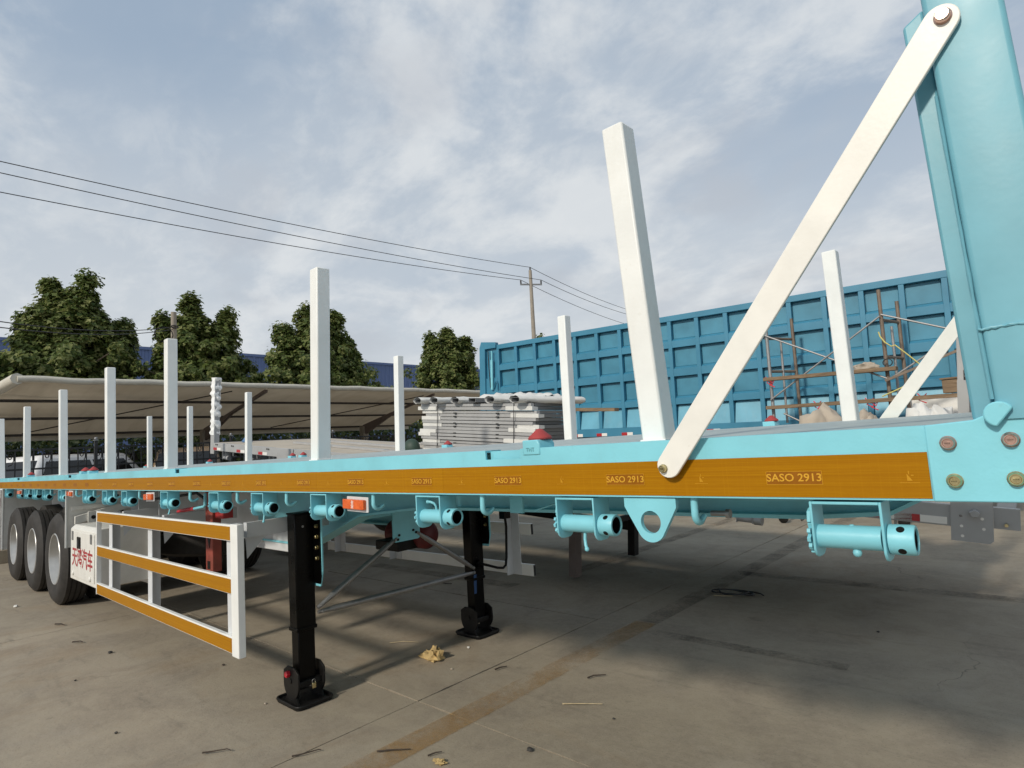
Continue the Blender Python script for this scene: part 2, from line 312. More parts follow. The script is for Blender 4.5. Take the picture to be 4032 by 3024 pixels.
# ------------------------------------------------------------------ mesh helpers
O = {}
class MB:
    def __init__(s): s.v = []; s.f = []
    def add(s, vs, fs):
        b = len(s.v); s.v += [Vector(p) for p in vs]; s.f += [tuple(i+b for i in f) for f in fs]; return s
    def box(s, x0, x1, y0, y1, z0, z1):
        return s.add([(x0, y0, z0), (x1, y0, z0), (x1, y1, z0), (x0, y1, z0), (x0, y0, z1), (x1, y0, z1), (x1, y1, z1), (x0, y1, z1)],
                     [(0, 3, 2, 1), (4, 5, 6, 7), (0, 1, 5, 4), (1, 2, 6, 5), (2, 3, 7, 6), (3, 0, 4, 7)])
    def hexa(s, a, b):      # bottom quad a, top quad b
        return s.add(list(a)+list(b), [(0, 3, 2, 1), (4, 5, 6, 7), (0, 1, 5, 4), (1, 2, 6, 5), (2, 3, 7, 6), (3, 0, 4, 7)])
    def beam(s, p0, p1, wx, wy, up=(0, 0, 1)):
        p0, p1 = Vector(p0), Vector(p1); d = (p1-p0).normalized(); u = Vector(up)
        if abs(d.dot(u)) > .95: u = Vector((0, 1, 0))
        a = d.cross(u).normalized()*wx/2; b = a.normalized().cross(d)*wy/2
        return s.hexa([p0-a-b, p0+a-b, p0+a+b, p0-a+b], [p1-a-b, p1+a-b, p1+a+b, p1-a+b])
    def prism(s, poly, ax, a0, a1):   # poly in the two other axes (order: x:(y,z) y:(x,z) z:(x,y))
        def P(p, a): return {'x': (a, p[0], p[1]), 'y': (p[0], a, p[1]), 'z': (p[0], p[1], a)}[ax]
        n = len(poly); vs = [P(p, a0) for p in poly]+[P(p, a1) for p in poly]
        fs = [tuple(range(n))[::-1], tuple(range(n, 2*n))]+[(i, (i+1) % n, n+(i+1) % n, n+i) for i in range(n)]
        return s.add(vs, fs)
    def tube(s, pts, r, n=8, caps=True):
        pts = [Vector(p) for p in pts]; rs = r if isinstance(r, (list, tuple)) else [r]*len(pts)
        d0 = (pts[1]-pts[0]).normalized(); u = Vector((0, 0, 1)) if abs(d0.z) < .9 else Vector((1, 0, 0))
        a = d0.cross(u).normalized(); vs = []
        for i, p in enumerate(pts):
            d = ((pts[min(i+1, len(pts)-1)]-p).normalized()+(p-pts[max(i-1, 0)]).normalized())
            d = d.normalized() if d.length > 1e-6 else d0
            a = (a-d*a.dot(d)).normalized(); b = d.cross(a)
            vs += [p+(a*math.cos(2*math.pi*k/n)+b*math.sin(2*math.pi*k/n))*rs[i] for k in range(n)]
        fs = [(i*n+k, i*n+(k+1) % n, (i+1)*n+(k+1) % n, (i+1)*n+k) for i in range(len(pts)-1) for k in range(n)]
        if caps: fs += [tuple(range(n))[::-1], tuple(range((len(pts)-1)*n, len(pts)*n))]
        return s.add(vs, fs)
    def lathe(s, prof, p0, axis, n=24, closed=False, cap0=True):   # prof: (along, radius)
        p0 = Vector(p0); d = Vector(axis).normalized(); u = Vector((0, 0, 1)) if abs(d.z) < .9 else Vector((1, 0, 0))
        a = d.cross(u).normalized(); b = d.cross(a); vs = []; m_ = len(prof)
        for t, r in prof: vs += [p0+d*t+(a*math.cos(2*math.pi*k/n)+b*math.sin(2*math.pi*k/n))*r for k in range(n)]
        rng = range(m_) if closed else range(m_-1)
        fs = [(i*n+k, i*n+(k+1) % n, ((i+1) % m_)*n+(k+1) % n, ((i+1) % m_)*n+k) for i in rng for k in range(n)]
        if not closed: fs += ([tuple(range(n))[::-1]] if cap0 else [])+[tuple(range((m_-1)*n, m_*n))]
        return s.add(vs, fs)
    def ball(s, c, r, n=8, sc=(1, 1, 1)):
        prof = [(-math.cos(math.pi*i/n)*r, max(1e-4, math.sin(math.pi*i/n)*r)) for i in range(n+1)]
        b = len(s.v); s.lathe(prof, (0, 0, 0), (0, 0, 1), 2*n)
        for i in range(b, len(s.v)): q = s.v[i]; s.v[i] = Vector((q.x*sc[0], q.y*sc[1], q.z*sc[2]))+Vector(c)
        return s
    def holed(s, outer, c, r, y0, y1, n=40):     # plate in the xz plane with a round hole, y0..y1 thick
        c = Vector((c[0], c[1])); pts = [Vector(p) for p in outer]
        def hit(ang):
            d = Vector((math.cos(ang), math.sin(ang))); best = None
            for i in range(len(pts)):
                p, q = pts[i], pts[(i+1) % len(pts)]; e = q-p; den = d.x*e.y-d.y*e.x
                if abs(den) < 1e-9: continue
                t = ((p.x-c.x)*e.y-(p.y-c.y)*e.x)/den; u = ((p.x-c.x)*d.y-(p.y-c.y)*d.x)/den
                if t > 0 and -1e-6 <= u <= 1+1e-6 and (best is None or t < best): best = t
            return c+d*best
        angs = sorted([2*math.pi*i/n for i in range(n)]+[math.atan2(p.y-c.y, p.x-c.x) % (2*math.pi) for p in pts])
        angs = [a for i, a in enumerate(angs) if i == 0 or a-angs[i-1] > 1e-3]; n = len(angs); vs = []
        for y in (y0, y1):
            for a in angs: h = hit(a); vs.append((h.x, y, h.y))
            for a in angs: vs.append((c.x+r*math.cos(a), y, c.y+r*math.sin(a)))
        fs = []
        for i in range(n):
            j = (i+1) % n
            fs += [(i, j, n+j, n+i), (2*n+i, 3*n+i, 3*n+j, 2*n+j), (i, 2*n+i, 2*n+j, j), (n+i, n+j, 3*n+j, 3*n+i)]
        return s.add(vs, fs)
    def xf(s, mat):
        s.v = [mat @ p for p in s.v]; return s
    def build(s, name, mat, parent=None, smooth=None, bevel=0, fix=True):
        c = Vector((0, 0, 0))
        if s.v:
            lo = Vector((min(p.x for p in s.v), min(p.y for p in s.v), min(p.z for p in s.v)))
            hi = Vector((max(p.x for p in s.v), max(p.y for p in s.v), max(p.z for p in s.v))); c = (lo+hi)/2
            if parent is None: c.z = lo.z
        me = bpy.data.meshes.new(name); me.from_pydata([p-c for p in s.v], [], s.f); me.update()
        if fix:
            bm = bmesh.new(); bm.from_mesh(me); bmesh.ops.recalc_face_normals(bm, faces=bm.faces); bm.to_mesh(me); bm.free()
        if smooth is not None:
            for p in me.polygons: p.use_smooth = True
            me.set_sharp_from_angle(angle=R(smooth))
        me.materials.append(M[mat] if isinstance(mat, str) else mat)
        o = bpy.data.objects.new(name, me); COL.objects.link(o)
        if bevel:
            b = o.modifiers.new('bevel', 'BEVEL'); b.width = bevel; b.segments = 2; b.limit_method = 'ANGLE'; b.angle_limit = R(40)
            for p in me.polygons: p.use_smooth = True
            me.set_sharp_from_angle(angle=R(smooth or 40))
        place(o, c, parent); return o
def place(o, c, parent):
    if parent is not None: o.parent = parent; o.location = c-O[parent]
    else: o.location = c
    O[o] = Vector(c)
def tag(o, label=None, cat=None, group=None, kind=None):
    if label: o['label'] = label
    if cat: o['category'] = cat
    if group: o['group'] = group
    if kind: o['kind'] = kind
    return o
def thing(name, loc, label=None, cat=None, group=None):
    e = bpy.data.objects.new(name, None); e.empty_display_size = .2; COL.objects.link(e); e.location = loc; O[e] = Vector(loc)
    return tag(e, label, cat, group)
def framed(name, o, ax, label, cat):     # a thing with its own axes; parts are given in local coordinates
    e = bpy.data.objects.new(name, None); COL.objects.link(e)
    mt = Matrix([Vector(a) for a in ax]).transposed().to_4x4(); mt.translation = Vector(o); e.matrix_world = mt; O[e] = Vector((0, 0, 0))
    return tag(e, label, cat)
def copy_tree(o, parent, delta=(0, 0, 0)):
    c = o.copy(); COL.objects.link(c); c.parent = parent; c.location = o.location+Vector(delta)
    O[c] = O[o]+Vector(delta)
    for ch in o.children:
        copy_tree(ch, c)
    return c
def arc(cx_, cz_, r, a0, a1, n): return [(cx_+r*math.cos(R(a0+(a1-a0)*i/n)), cz_+r*math.sin(R(a0+(a1-a0)*i/n))) for i in range(n+1)]
def rrect(x0, x1, z0, z1, r, n=4):
    return arc(x1-r, z0+r, r, -90, 0, n)+arc(x1-r, z1-r, r, 0, 90, n)+arc(x0+r, z1-r, r, 90, 180, n)+arc(x0+r, z0+r, r, 180, 270, n)
def text(body, size, loc, mat, parent, name='lettering', sx=1.0, thick=.0006, bold=0, rot=(R(90), 0, 0)):
    cu = bpy.data.curves.new(name, 'FONT'); cu.body = body; cu.size = size; cu.align_x = 'CENTER'; cu.align_y = 'CENTER'
    cu.extrude = thick; cu.offset = bold; cu.resolution_u = 3
    t = bpy.data.objects.new('tmp', cu); COL.objects.link(t); bpy.context.view_layer.update()
    me = bpy.data.meshes.new_from_object(t.evaluated_get(bpy.context.evaluated_depsgraph_get()))
    bpy.data.objects.remove(t); me.name = name
    me.transform(Matrix.Diagonal((sx, 1, 1, 1))); me.materials.clear(); me.materials.append(M[mat])
    o = bpy.data.objects.new(name, me); COL.objects.link(o); o.rotation_euler = rot; place(o, Vector(loc), parent); return o

# ------------------------------------------------------------------ ground
g = MB()
xs = [-400, -120, -60, -30, -14.65, -14.6, 8, 40, 300]; ys = [-60, -20, -8, 20, 60, 200, 500]
for i, x in enumerate(xs):
    for y in ys: g.v.append(Vector((x, y, .25 if x < -14.62 else -.05)))
ny = len(ys)
for i in range(len(xs)-1):
    for j in range(ny-1): g.f.append((i*ny+j, (i+1)*ny+j, (i+1)*ny+j+1, i*ny+j+1))
ground = g.build('ground', 'far_concrete'); ground['kind'] = 'structure'
random.seed(3)
jx = [-16.7, -12.2, -7.7, -3.2, 1.3, 5.8]; jy = [-6.3, -1.9, 2.44, 6.75, 11.1, 15.4, 19.7, 24]
def slab(x0, x1, y0, y1):
    # slab with slightly ragged arrises, top within a few millimetres of datum
    e = .0035; pts = []
    def edge(p, q, n):
        for i in range(n):
            t = i/n; v = Vector(p).lerp(Vector(q), t)
            off = noise.noise(Vector((v.x*3.1, v.y*3.1, 2)))*.010+noise.noise(Vector((v.x*11, v.y*11, 5)))*.007
            nn = Vector((q[1]-p[1], -(q[0]-p[0]))).normalized()
            pts.append((v.x-nn.x*max(0, off)*.9, v.y-nn.y*max(0, off)*.9))
    A, B, C_, D_ = (x0+e, y0+e), (x1-e, y0+e), (x1-e, y1-e), (x0+e, y1-e)
    edge(A, B, 34); edge(B, C_, 34); edge(C_, D_, 34); edge(D_, A, 34)
    dz = random.uniform(-.002, .001)
    q = MB(); q.prism(pts, 'z', -.05, dz); return q.build('concrete_slab', 'concrete', ground)
for i in range(len(jx)-1):
    for j in range(len(jy)-1):
        if i == 2 and j == 2:
            slab(jx[i], jx[i+1], jy[j], 4.43); slab(jx[i], jx[i+1], 4.43, jy[j+1])
        else: slab(max(-14.6, jx[i]), jx[i+1], jy[j], jy[j+1])
def strip(name, x0, x1, y0, y1, mat, z=.004):
    o = MB().add([(x0, y0, z), (x1, y0, z), (x1, y1, z), (x0, y1, z)], [(0, 1, 2, 3)]).build(name, mat, None, fix=False); o['kind'] = 'structure'; return o
strip('painted_line', -2.885, -2.685, -1.5, 4.55, 'line'); strip('painted_line', -2.885, -2.685, 4.56, 14.5, 'darkline'); strip('painted_line', -4.62, -4.42, 5.9, 14.5, 'darkline')  # yellow line's second stretch drawn dark, the shade put into its colour
strip('painted_line', -2.9, -.4, 6.52, 6.70, 'darkline')
strip('painted_line', -2.6, -1.2, 4.30, 4.42, 'darkline')
strip('painted_line', -7.4, -4.7, 4.9, 5.1, 'darkline')
kerb = MB().box(-14.78, -14.60, -30, 60, -.01, .253).build('kerb', 'far_concrete', bevel=.02); kerb['kind'] = 'structure'

# ------------------------------------------------------------------ the teal flatbed trailer
T = thing('flatbed_trailer', (-7, 2.84, 0), 'light teal flatbed trailer with amber tape rail, white stakes and white side guard', 'trailer')
YR, YF, ZB, ZT = 1.586, 4.10, 1.392, 1.556
SL = [(-1.60, -1.425), (-4.855, -4.60), (-8.19, -7.80), (-11.34, -11.04)]
cuts = [-14.6]+[c for s_ in sorted(SL) for c in s_]+[.60]
full = [(YR, ZB), (YR+.06, ZB), (YR+.06, ZB+.008), (YR+.008, ZB+.008), (YR+.008, ZT-.008), (YR+.085, ZT-.008), (YR+.085, ZT), (YR, ZT)]
slot = [(YR, ZB), (YR+.06, ZB), (YR+.06, ZB+.008), (YR+.008, ZB+.008), (YR+.008, ZT-.034), (YR, ZT-.034)]
q = MB(); sq = MB()
for i in range(len(cuts)-1):
    q.prism(full if i % 2 == 0 else slot, 'x', cuts[i], cuts[i+1])
rail = q.build('side_rail', 'teal', T)
for a, b in SL: MB().box(a, b, YR+.028, YR+.034, ZT-.05, ZT-.004).build('slot_back', 'teal', T)
tp = MB().box(-.870, -.228, YR-.0022, YR+.001, ZB+.005, ZB+.1062).build('reflective_tape', 'tape', T)
tapes = [(-.870, -.228, tp)]; xk = -.868; random.seed(31)
while xk > -14.5:
    x1_ = xk-.0006; xk -= .98; dz = random.uniform(-.0008, .0008)
    tapes.append((xk, x1_, MB().box(xk, x1_, YR-.0016, YR+.001, ZB+.006+dz, ZB+.1058+dz).build('reflective_tape', 'tape', T)))
def tape_at(x_): return next((t for a, b, t in tapes if a <= x_ <= b), tapes[-1][2])
for k in range(27):     # printed approval marks every 0.49 m
    xk = -.512-.49*k; tp = tape_at(xk)
    if xk < -13.8: break
    MB().box(xk-.066, xk+.066, YR-.0024, YR-.0014, 1.4285, 1.4605).build('printed_panel', 'tape_print', tp)
    for (a, b, c, d) in ((xk-.067, xk+.067, 1.4600, 1.4615), (xk-.067, xk+.067, 1.4275, 1.4290)):
        if k < 8: MB().box(a, b, YR-.0030, YR-.0018, c, d).build('printed_border', 'tape_emblem', tp)
    for xb_ in (xk-.067, xk+.0655):
        if k < 8: MB().box(xb_, xb_+.0015, YR-.0030, YR-.0018, 1.4291, 1.4599).build('printed_border', 'tape_emblem', tp)
    if k < 14: text('SASO 2913', .0268, (xk, YR-.0028, 1.4445), 'tape_letter', tp, sx=1.06, thick=.0003, bold=.0004)
    e = xk+.245
    if e > -.23: continue
    if k < 9:
        mk = MB(); mk.box(e-.019, e+.019, YR-.0026, YR-.0016, 1.4310, 1.4322)
        mk.prism([(e-.004, 1.436), (e+.006, 1.436), (e-.004, 1.452)], 'y', YR-.0026, YR-.0016); mk.box(e-.001, e+.001, YR-.0026, YR-.0016, 1.45, 1.458)
        mk.box(e+.004, e+.009, YR-.0026, YR-.0016, 1.447, 1.449)
        mk.build('printed_emblem', 'tape_emblem', tp)
# deck plates, far rail, cross members, main beams
def dz_(y): return 1.550+(y-1.66)*(.034/2.4)
xe = [-14.6, -12.2, -9.8, -7.4, -5.0, -2.6, -.1]
for i in range(6):
    MB().hexa([(xe[i]+.002, 1.676, dz_(1.676)-.012), (xe[i+1]-.002, 1.676, dz_(1.676)-.012), (xe[i+1]-.002, 4.06, dz_(4.06)-.012), (xe[i]+.002, 4.06, dz_(4.06)-.012)],
              [(xe[i]+.002, 1.676, dz_(1.676)), (xe[i+1]-.002, 1.676, dz_(1.676)), (xe[i+1]-.002, 4.06, dz_(4.06)), (xe[i]+.002, 4.06, dz_(4.06))]).build('deck_plate', 'deck', T)
MB().prism([(4.10, 1.42), (4.04, 1.42), (4.04, 1.428), (4.092, 1.428), (4.092, 1.576), (4.062, 1.576), (4.062, 1.584), (4.10, 1.584)], 'x', -14.6, .6).build('side_rail', 'teal', T)
x = -14.3; first = None
while x < .3:
    if first is None:
        c0 = x; first = MB().prism([(x-.03, 1.41), (x+.03, 1.41), (x+.03, 1.418), (x+.004, 1.418), (x+.004, 1.528), (x+.03, 1.528), (x+.03, 1.536), (x-.03, 1.536), (x-.03, 1.528), (x-.004, 1.528), (x-.004, 1.418), (x-.03, 1.418)], 'y', 1.60, 4.08).build('cross_member', 'teal', T)
    else: copy_tree(first, T, (x-c0, 0, 0))
    x += .66
for yb in (2.36, 3.34):
    for prof, low_, mt in (([(-14.4, 1.405), (-5.2, 1.405), (-5.2, .93), (-7.6, .93), (-8.5, 1.0), (-14.4, 1.02)], [(-5.2, .93), (-7.6, .93), (-8.5, 1.0), (-14.4, 1.02)], 'guard_grey'),
                           ([(-5.199, 1.405), (-.30, 1.405), (-.33, 1.33), (-.45, 1.27), (-.7, 1.255), (-2.9, 1.235), (-3.55, 1.17), (-4.25, .93), (-5.199, .93)], [(-.33, 1.34), (-.45, 1.275), (-.7, 1.255), (-2.9, 1.235), (-3.55, 1.17), (-4.25, .93), (-5.199, .93)], 'teal')):
        mb = MB().prism(prof, 'y', yb-.005, yb+.005)
        for (x0, z0), (x1, z1) in zip(low_, low_[1:]):
            mb.hexa([(x0, yb-.07, z0-.014), (x1, yb-.07, z1-.014), (x1, yb+.07, z1-.014), (x0, yb+.07, z0-.014)], [(x0, yb-.07, z0), (x1, yb-.07, z1), (x1, yb+.07, z1), (x0, yb+.07, z0)])
        mb.box(prof[0][0], prof[1][0], yb-.07, yb+.07, 1.394, 1.405)
        mb.build('main_beam', mt, T)
# front skirt plate under the rail, with a rounded front end
q = MB().prism([(-3.0, 1.385), (-3.0, 1.366), (-.45, 1.366)]+arc(-.45, 1.385, .019, -90, 0, 5)[1:]+[(-.431, 1.389)], 'y', 1.76, 1.84)
q.build('skid_plate', 'teal', T)
MB().box(-2.6, -.4, 2.1, 3.6, 1.345, 1.360).build('coupler_plate', 'teal', T)
for xb in (-3.4, -2.2, -1.1): MB().box(xb-.05, xb+.05, 2.0, 3.7, 1.345, 1.393).build('bolster', 'teal', T)
# strap bracket seen behind the second winch
st = MB().tube([(-1.70, 1.86, 1.385), (-1.70, 1.86, 1.305), (-1.61, 1.86, 1.302), (-1.52, 1.9, 1.33), (-1.52, 1.9, 1.385)], .004, 6)
st.box(-1.735, -1.665, 1.845, 1.855, 1.29, 1.385).build('strap_bracket', 'teal', T)
# slot end plates / coupler line
# ---- headboard
def lean(mb):                 # the headboard leans a little towards the rear
    mb.v = [Vector((p.x-.030*(p.z-2.4), p.y, p.z)) for p in mb.v]; return mb
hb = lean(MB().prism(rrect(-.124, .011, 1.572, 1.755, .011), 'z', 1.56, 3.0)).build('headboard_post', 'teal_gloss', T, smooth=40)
wl = MB(); n_ = 26
lean(wl.tube([(-.128+.14*i/n_, 1.571+random.uniform(-.001, .001), 1.747+.006*i/n_+random.uniform(-.0012, .0012)) for i in range(n_+1)], [.0035+random.uniform(-.0008, .0008) for _ in range(n_+1)], 6)).build('weld_bead', 'teal_gloss', hb, smooth=60)
wl = lean(MB().tube([(-.1275, 1.578+random.uniform(-.001, .001), 1.60+.045*i+random.uniform(-.004, .004)) for i in range(16)], [.004+random.uniform(-.0012, .0012) for _ in range(16)], 6)).build('weld_bead', 'teal_gloss', hb, smooth=60)
lean(MB().prism([(-.168, 1.56), (-.1255, 1.56), (-.1255, 2.50), (-.168, 2.475)], 'y', 1.612, 1.74)).build('headboard_channel', 'teal_gloss', T, bevel=.006)
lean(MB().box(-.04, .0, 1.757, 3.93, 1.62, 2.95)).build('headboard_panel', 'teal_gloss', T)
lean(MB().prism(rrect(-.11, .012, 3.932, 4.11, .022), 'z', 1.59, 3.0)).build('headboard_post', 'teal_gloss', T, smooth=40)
bp = MB().prism([(-.226, ZB-.001), (.62, ZB-.001), (.62, 1.66), (-.03, 1.66), (-.05, 1.600), (-.140, 1.562), (-.226, 1.556)], 'y', YR-.008, YR-.0005).build('corner_plate', 'teal', T, bevel=.003)
lug = MB().prism(arc(-.092, 1.566, .026, -25, 205, 14), 'y', YR-.030, YR-.008).xf(Matrix.Translation((-.098, 0, 1.566)) @ Matrix.Rotation(R(-52), 4, 'Y') @ Matrix.Translation((.098, 0, -1.566))).build('lug', 'teal', bp, bevel=.003)
def bolt(x, z, y, mat, r=.0135, parent=T, ax=(0, -1, 0)):
    b = MB().lathe([(0, r*1.12), (.0025, r*1.15), (.004, r*1.0), (.0130, r*.94), (.0155, r*.80), (.0155, r*.66), (.0142, r*.60), (.0142, .001)], (x, y, z), ax, 20)
    o = b.build('bolt', mat, parent, smooth=35)
    mk = MB()
    for i in range(3): mk.box(x-.0045+.0035*i, x-.0025+.0035*i, y-.0160, y-.0140, z-.003, z+.003)
    mk.box(x-.0045, x+.0045, y-.0160, y-.0140, z-.0008, z+.0008); mk.build('head_mark', mat, o)
    return o
for (x_, z_, mt) in ((-.187, 1.516, 'copper'), (-.083, 1.518, 'copper'), (-.184, 1.436, 'brass'), (-.083, 1.439, 'brass')): bolt(x_, z_, YR-.008, mt)
# ---- diagonal bar from rail to headboard, both sides
def diag(p, q_, w_, y0, y1, name='brace_bar', mat='white_bar'):
    p, q_ = Vector(p), Vector(q_); a = math.degrees(math.atan2(q_.y-p.y, q_.x-p.x))
    return MB().prism(arc(q_.x, q_.y, w_/2, a-90, a+90, 12)+arc(p.x, p.y, w_/2, a+90, a+270, 12), 'y', y0, y1).build(name, mat, T, bevel=.002)
db = diag((-.838, 1.485), (-.096, 2.425), .070, 1.556, 1.567)
bolt(-.853, 1.477, 1.556, 'brass', .011, db); bolt(-.091, 2.430, 1.556, 'copper', .0150, db)
MB().lathe([(0, .009), (.012, .009)], (-.091, 1.579, 2.43), (0, -1, 0), 12).build('spacer', 'copper', db)
MB().lathe([(0, .009), (.022, .009)], (-.853, 1.588, 1.477), (0, -1, 0), 12).build('spacer', 'brass', db)
d2 = diag((-.80, 1.53), (-.10, 2.42), .075, 4.115, 4.127)
# ---- lifting plate
ol = [(-1.018, 1.389), (-1.018, 1.362)]+arc(-.933, 1.305, .046, 205, 335, 14)+[(-.846, 1.362), (-.846, 1.389)]
MB().holed(ol, (-.932, 1.318), .033, 1.594, 1.610).build('lifting_plate', 'teal', T, smooth=40)
# ---- winches
def make_winch(x0, rodmode):
    W_ = .150; zc = 1.297
    side = [(1.592, 1.386), (1.592, 1.272)]+arc(1.622, 1.278, .030, 180, 270, 4)[1:]+arc(1.650, 1.278, .030, 270, 360, 5)+[(1.680, 1.386)]
    b = MB().prism(side, 'x', x0, x0+.006).prism(side, 'x', x0+W_, x0+W_+.006)
    b.box(x0+.006, x0+W_, 1.592, 1.680, 1.379, 1.386)
    wch = b.build('winch', 'teal', T, bevel=.0018)
    d = MB().lathe([(0, .0285), (W_-.012, .0285)], (x0+.006, 1.634, zc), (1, 0, 0), 28).build('drum', 'teal', wch, smooth=35)
    hd = MB().lathe([(0, .030), (.002, .0345), (.050, .0345), (.054, .0325), (.054, .0265), (.012, .0265), (.012, .001)], (x0+W_+.0065, 1.634, zc), (1, 0, 0), 30).build('drum_head', 'teal', wch, smooth=35)
    for a in ((-140, -50, 40, 130) if x0 > -4.5 else ()):
        dy, dz = math.cos(R(a)), math.sin(R(a)); c = Vector((x0+W_+.034, 1.634+dy*.0338, zc+dz*.0338))
        MB().lathe([(0, .0085), (.0012, .0085)], c, (0, dy, dz), 14).build('drum_hole', 'black_dirty', hd)
    MB().lathe([(.0128, .001), (.0128, .0258), (.050, .0258), (.050, .0262), (.0124, .0262)], (x0+W_+.0065, 1.634, zc), (1, 0, 0), 24, cap0=False).build('bore_shade', 'black_dirty', hd, smooth=40)  # black lining added to paint the shade inside the hollow head
    rw = []
    for i in range(12):
        a = i*30; rw += [(1.634+.044*math.cos(R(a)), zc+.044*math.sin(R(a))), (1.634+.043*math.cos(R(a+12)), zc+.043*math.sin(R(a+12))), (1.634+.033*math.cos(R(a+18)), zc+.033*math.sin(R(a+18)))]
    MB().prism(rw, 'x', x0-.012, x0-.004).build('ratchet_wheel', 'teal', wch)
    pw = MB().prism([(1.610, 1.36), (1.626, 1.368), (1.618, 1.338), (1.603, 1.333)], 'x', x0-.013, x0-.003).build('pawl', 'teal', wch, bevel=.002)
    if rodmode:
        s_ = 1 if rodmode == 'up' else -1
        pts = [(x0+.085, 1.634, zc+s_*.027), (x0+.085, 1.632, zc+s_*.042), (x0+.080, 1.626, zc+s_*.054), (x0+.066, 1.620, zc+s_*.060), (x0+.052, 1.616, zc+s_*.061)] if rodmode == 'up' else \
              [(x0+.085, 1.634, zc-.027), (x0+.084, 1.632, zc-.050), (x0+.088, 1.628, zc-.068), (x0+.096, 1.622, zc-.080)]
        if rodmode == 'short': pts = [(x0+.085, 1.634, zc-.025), (x0+.086, 1.632, zc-.036)]
        rd = MB().tube(pts, .0055 if rodmode != 'short' else .009, 8); rd.ball(pts[-1], .0078 if rodmode != 'short' else .0105, 6)
        rd.build('strap_rod', 'teal', wch, smooth=50)
    if rodmode == 'short': MB().ball((x0+.08, 1.634, zc+.0285), .006, 5, (1, 1, .4)).build('rod_end', 'teal', wch, smooth=60)
    return wch
WX = [-.486, -1.288, -2.04, -2.913, -3.61, -4.25, -5.20, -6.22, -6.84, -7.58, -8.71, -9.60, -10.24, -10.83, -11.38, -12.45]
modes = ['short', 'down', 'up', None, 'down', None, 'down', None]
for i, x_ in enumerate(WX[:8]): make_winch(x_, modes[i])
w0 = make_winch(WX[8], None)
for x_ in WX[9:]: copy_tree(w0, T, (x_-WX[8], 0, 0))
# ---- rope hooks
def hook(x_):
    p = [(x_, 1.612, 1.392), (x_, 1.610, 1.352)]+[(x_, 1.634-.025*math.cos(R(a)), 1.345-.026*math.sin(R(a))) for a in range(10, 130, 15)]+[(x_+.002, 1.664, 1.332)]
    rs = [.0105]*(len(p)-1)+[.008]
    return MB().tube(p, rs, 10).build('rope_hook', 'teal', T, smooth=50)
HX = [-.797, -1.655, -2.37, -3.20, -3.84, -4.63, -5.77, -6.50, -7.21, -7.92, -9.2, -10.0, -10.55, -11.15]
h0 = hook(HX[0])
for x_ in HX[1:]: copy_tree(h0, T, (x_-HX[0], 0, 0))
# little catch beside the first hook
MB().lathe([(0, .008), (.045, .008)], (-.79, 1.70, 1.335), (1, 0, 0), 10).lathe([(0, .013), (.012, .013)], (-.745, 1.70, 1.335), (1, 0, 0), 12).build('lock_pin', 'galv', T, smooth=40)
# ---- orange side markers
def marker(x0, x1, z0, z1, tilt):
    pl = MB().prism(rrect(x0+.012, x1+.016, z0-.012, z1+.012, .005), 'y', 1.606, 1.610).build('marker_lamp', 'guard_grey', T)
    ln = MB().prism(rrect(x0, x1, z0, z1, .006), 'y', 1.588, 1.6055).build('lens', 'orange', pl, bevel=.003)
    xm = (x0+x1)/2
    rb_ = MB()
    for k in range(6): rb_.prism([(xm-.016+.003*(k % 2), z0+.006+k*.0062), (xm+.010, z0+.006+k*.0062), (xm-.004, z0+.0105+k*.0062)], 'y', 1.5865, 1.589)
    rb_.build('lens_ribs', 'reflect_white', ln)
    pl.rotation_euler = (0, R(tilt), 0); return pl
marker(-2.600, -2.425, 1.316, 1.362, 1.5); marker(-5.60, -5.40, 1.318, 1.364, -1); marker(-8.27, -8.07, 1.322, 1.368, 1); marker(-11.36, -11.10, 1.32, 1.368, -1)
# ---- twist locks
def twist(x_, y_, z_, face=True, letters=False):
    b = MB().prism([(x_-.042, z_-.052), (x_+.036, z_-.052), (x_+.036, z_-.014), (x_+.026, z_), (x_-.042, z_)], 'y', y_-.05, y_+.035).build('twist_lock', 'teal', T, bevel=.004)
    MB().lathe([(0, .041), (.005, .043), (.011, .040), (.027, .021), (.036, .012), (.039, .001)], (x_, y_, z_), (0, 0, 1), 20).build('cone', 'red_rubber', b, smooth=30)
    if letters: text('THT', .020, (x_-.006, y_-.0508, z_-.034), 'ink_teal', b, thick=.0005)
    return b
twist(-1.368, 1.632, 1.584, letters=True)
for x_ in (-7.68, -7.36, -10.63): twist(x_, 1.64, 1.584)
for x_ in (-1.39, -4.56, -7.75, -7.46, -10.6, -13.86): twist(x_, 4.0, 1.612)
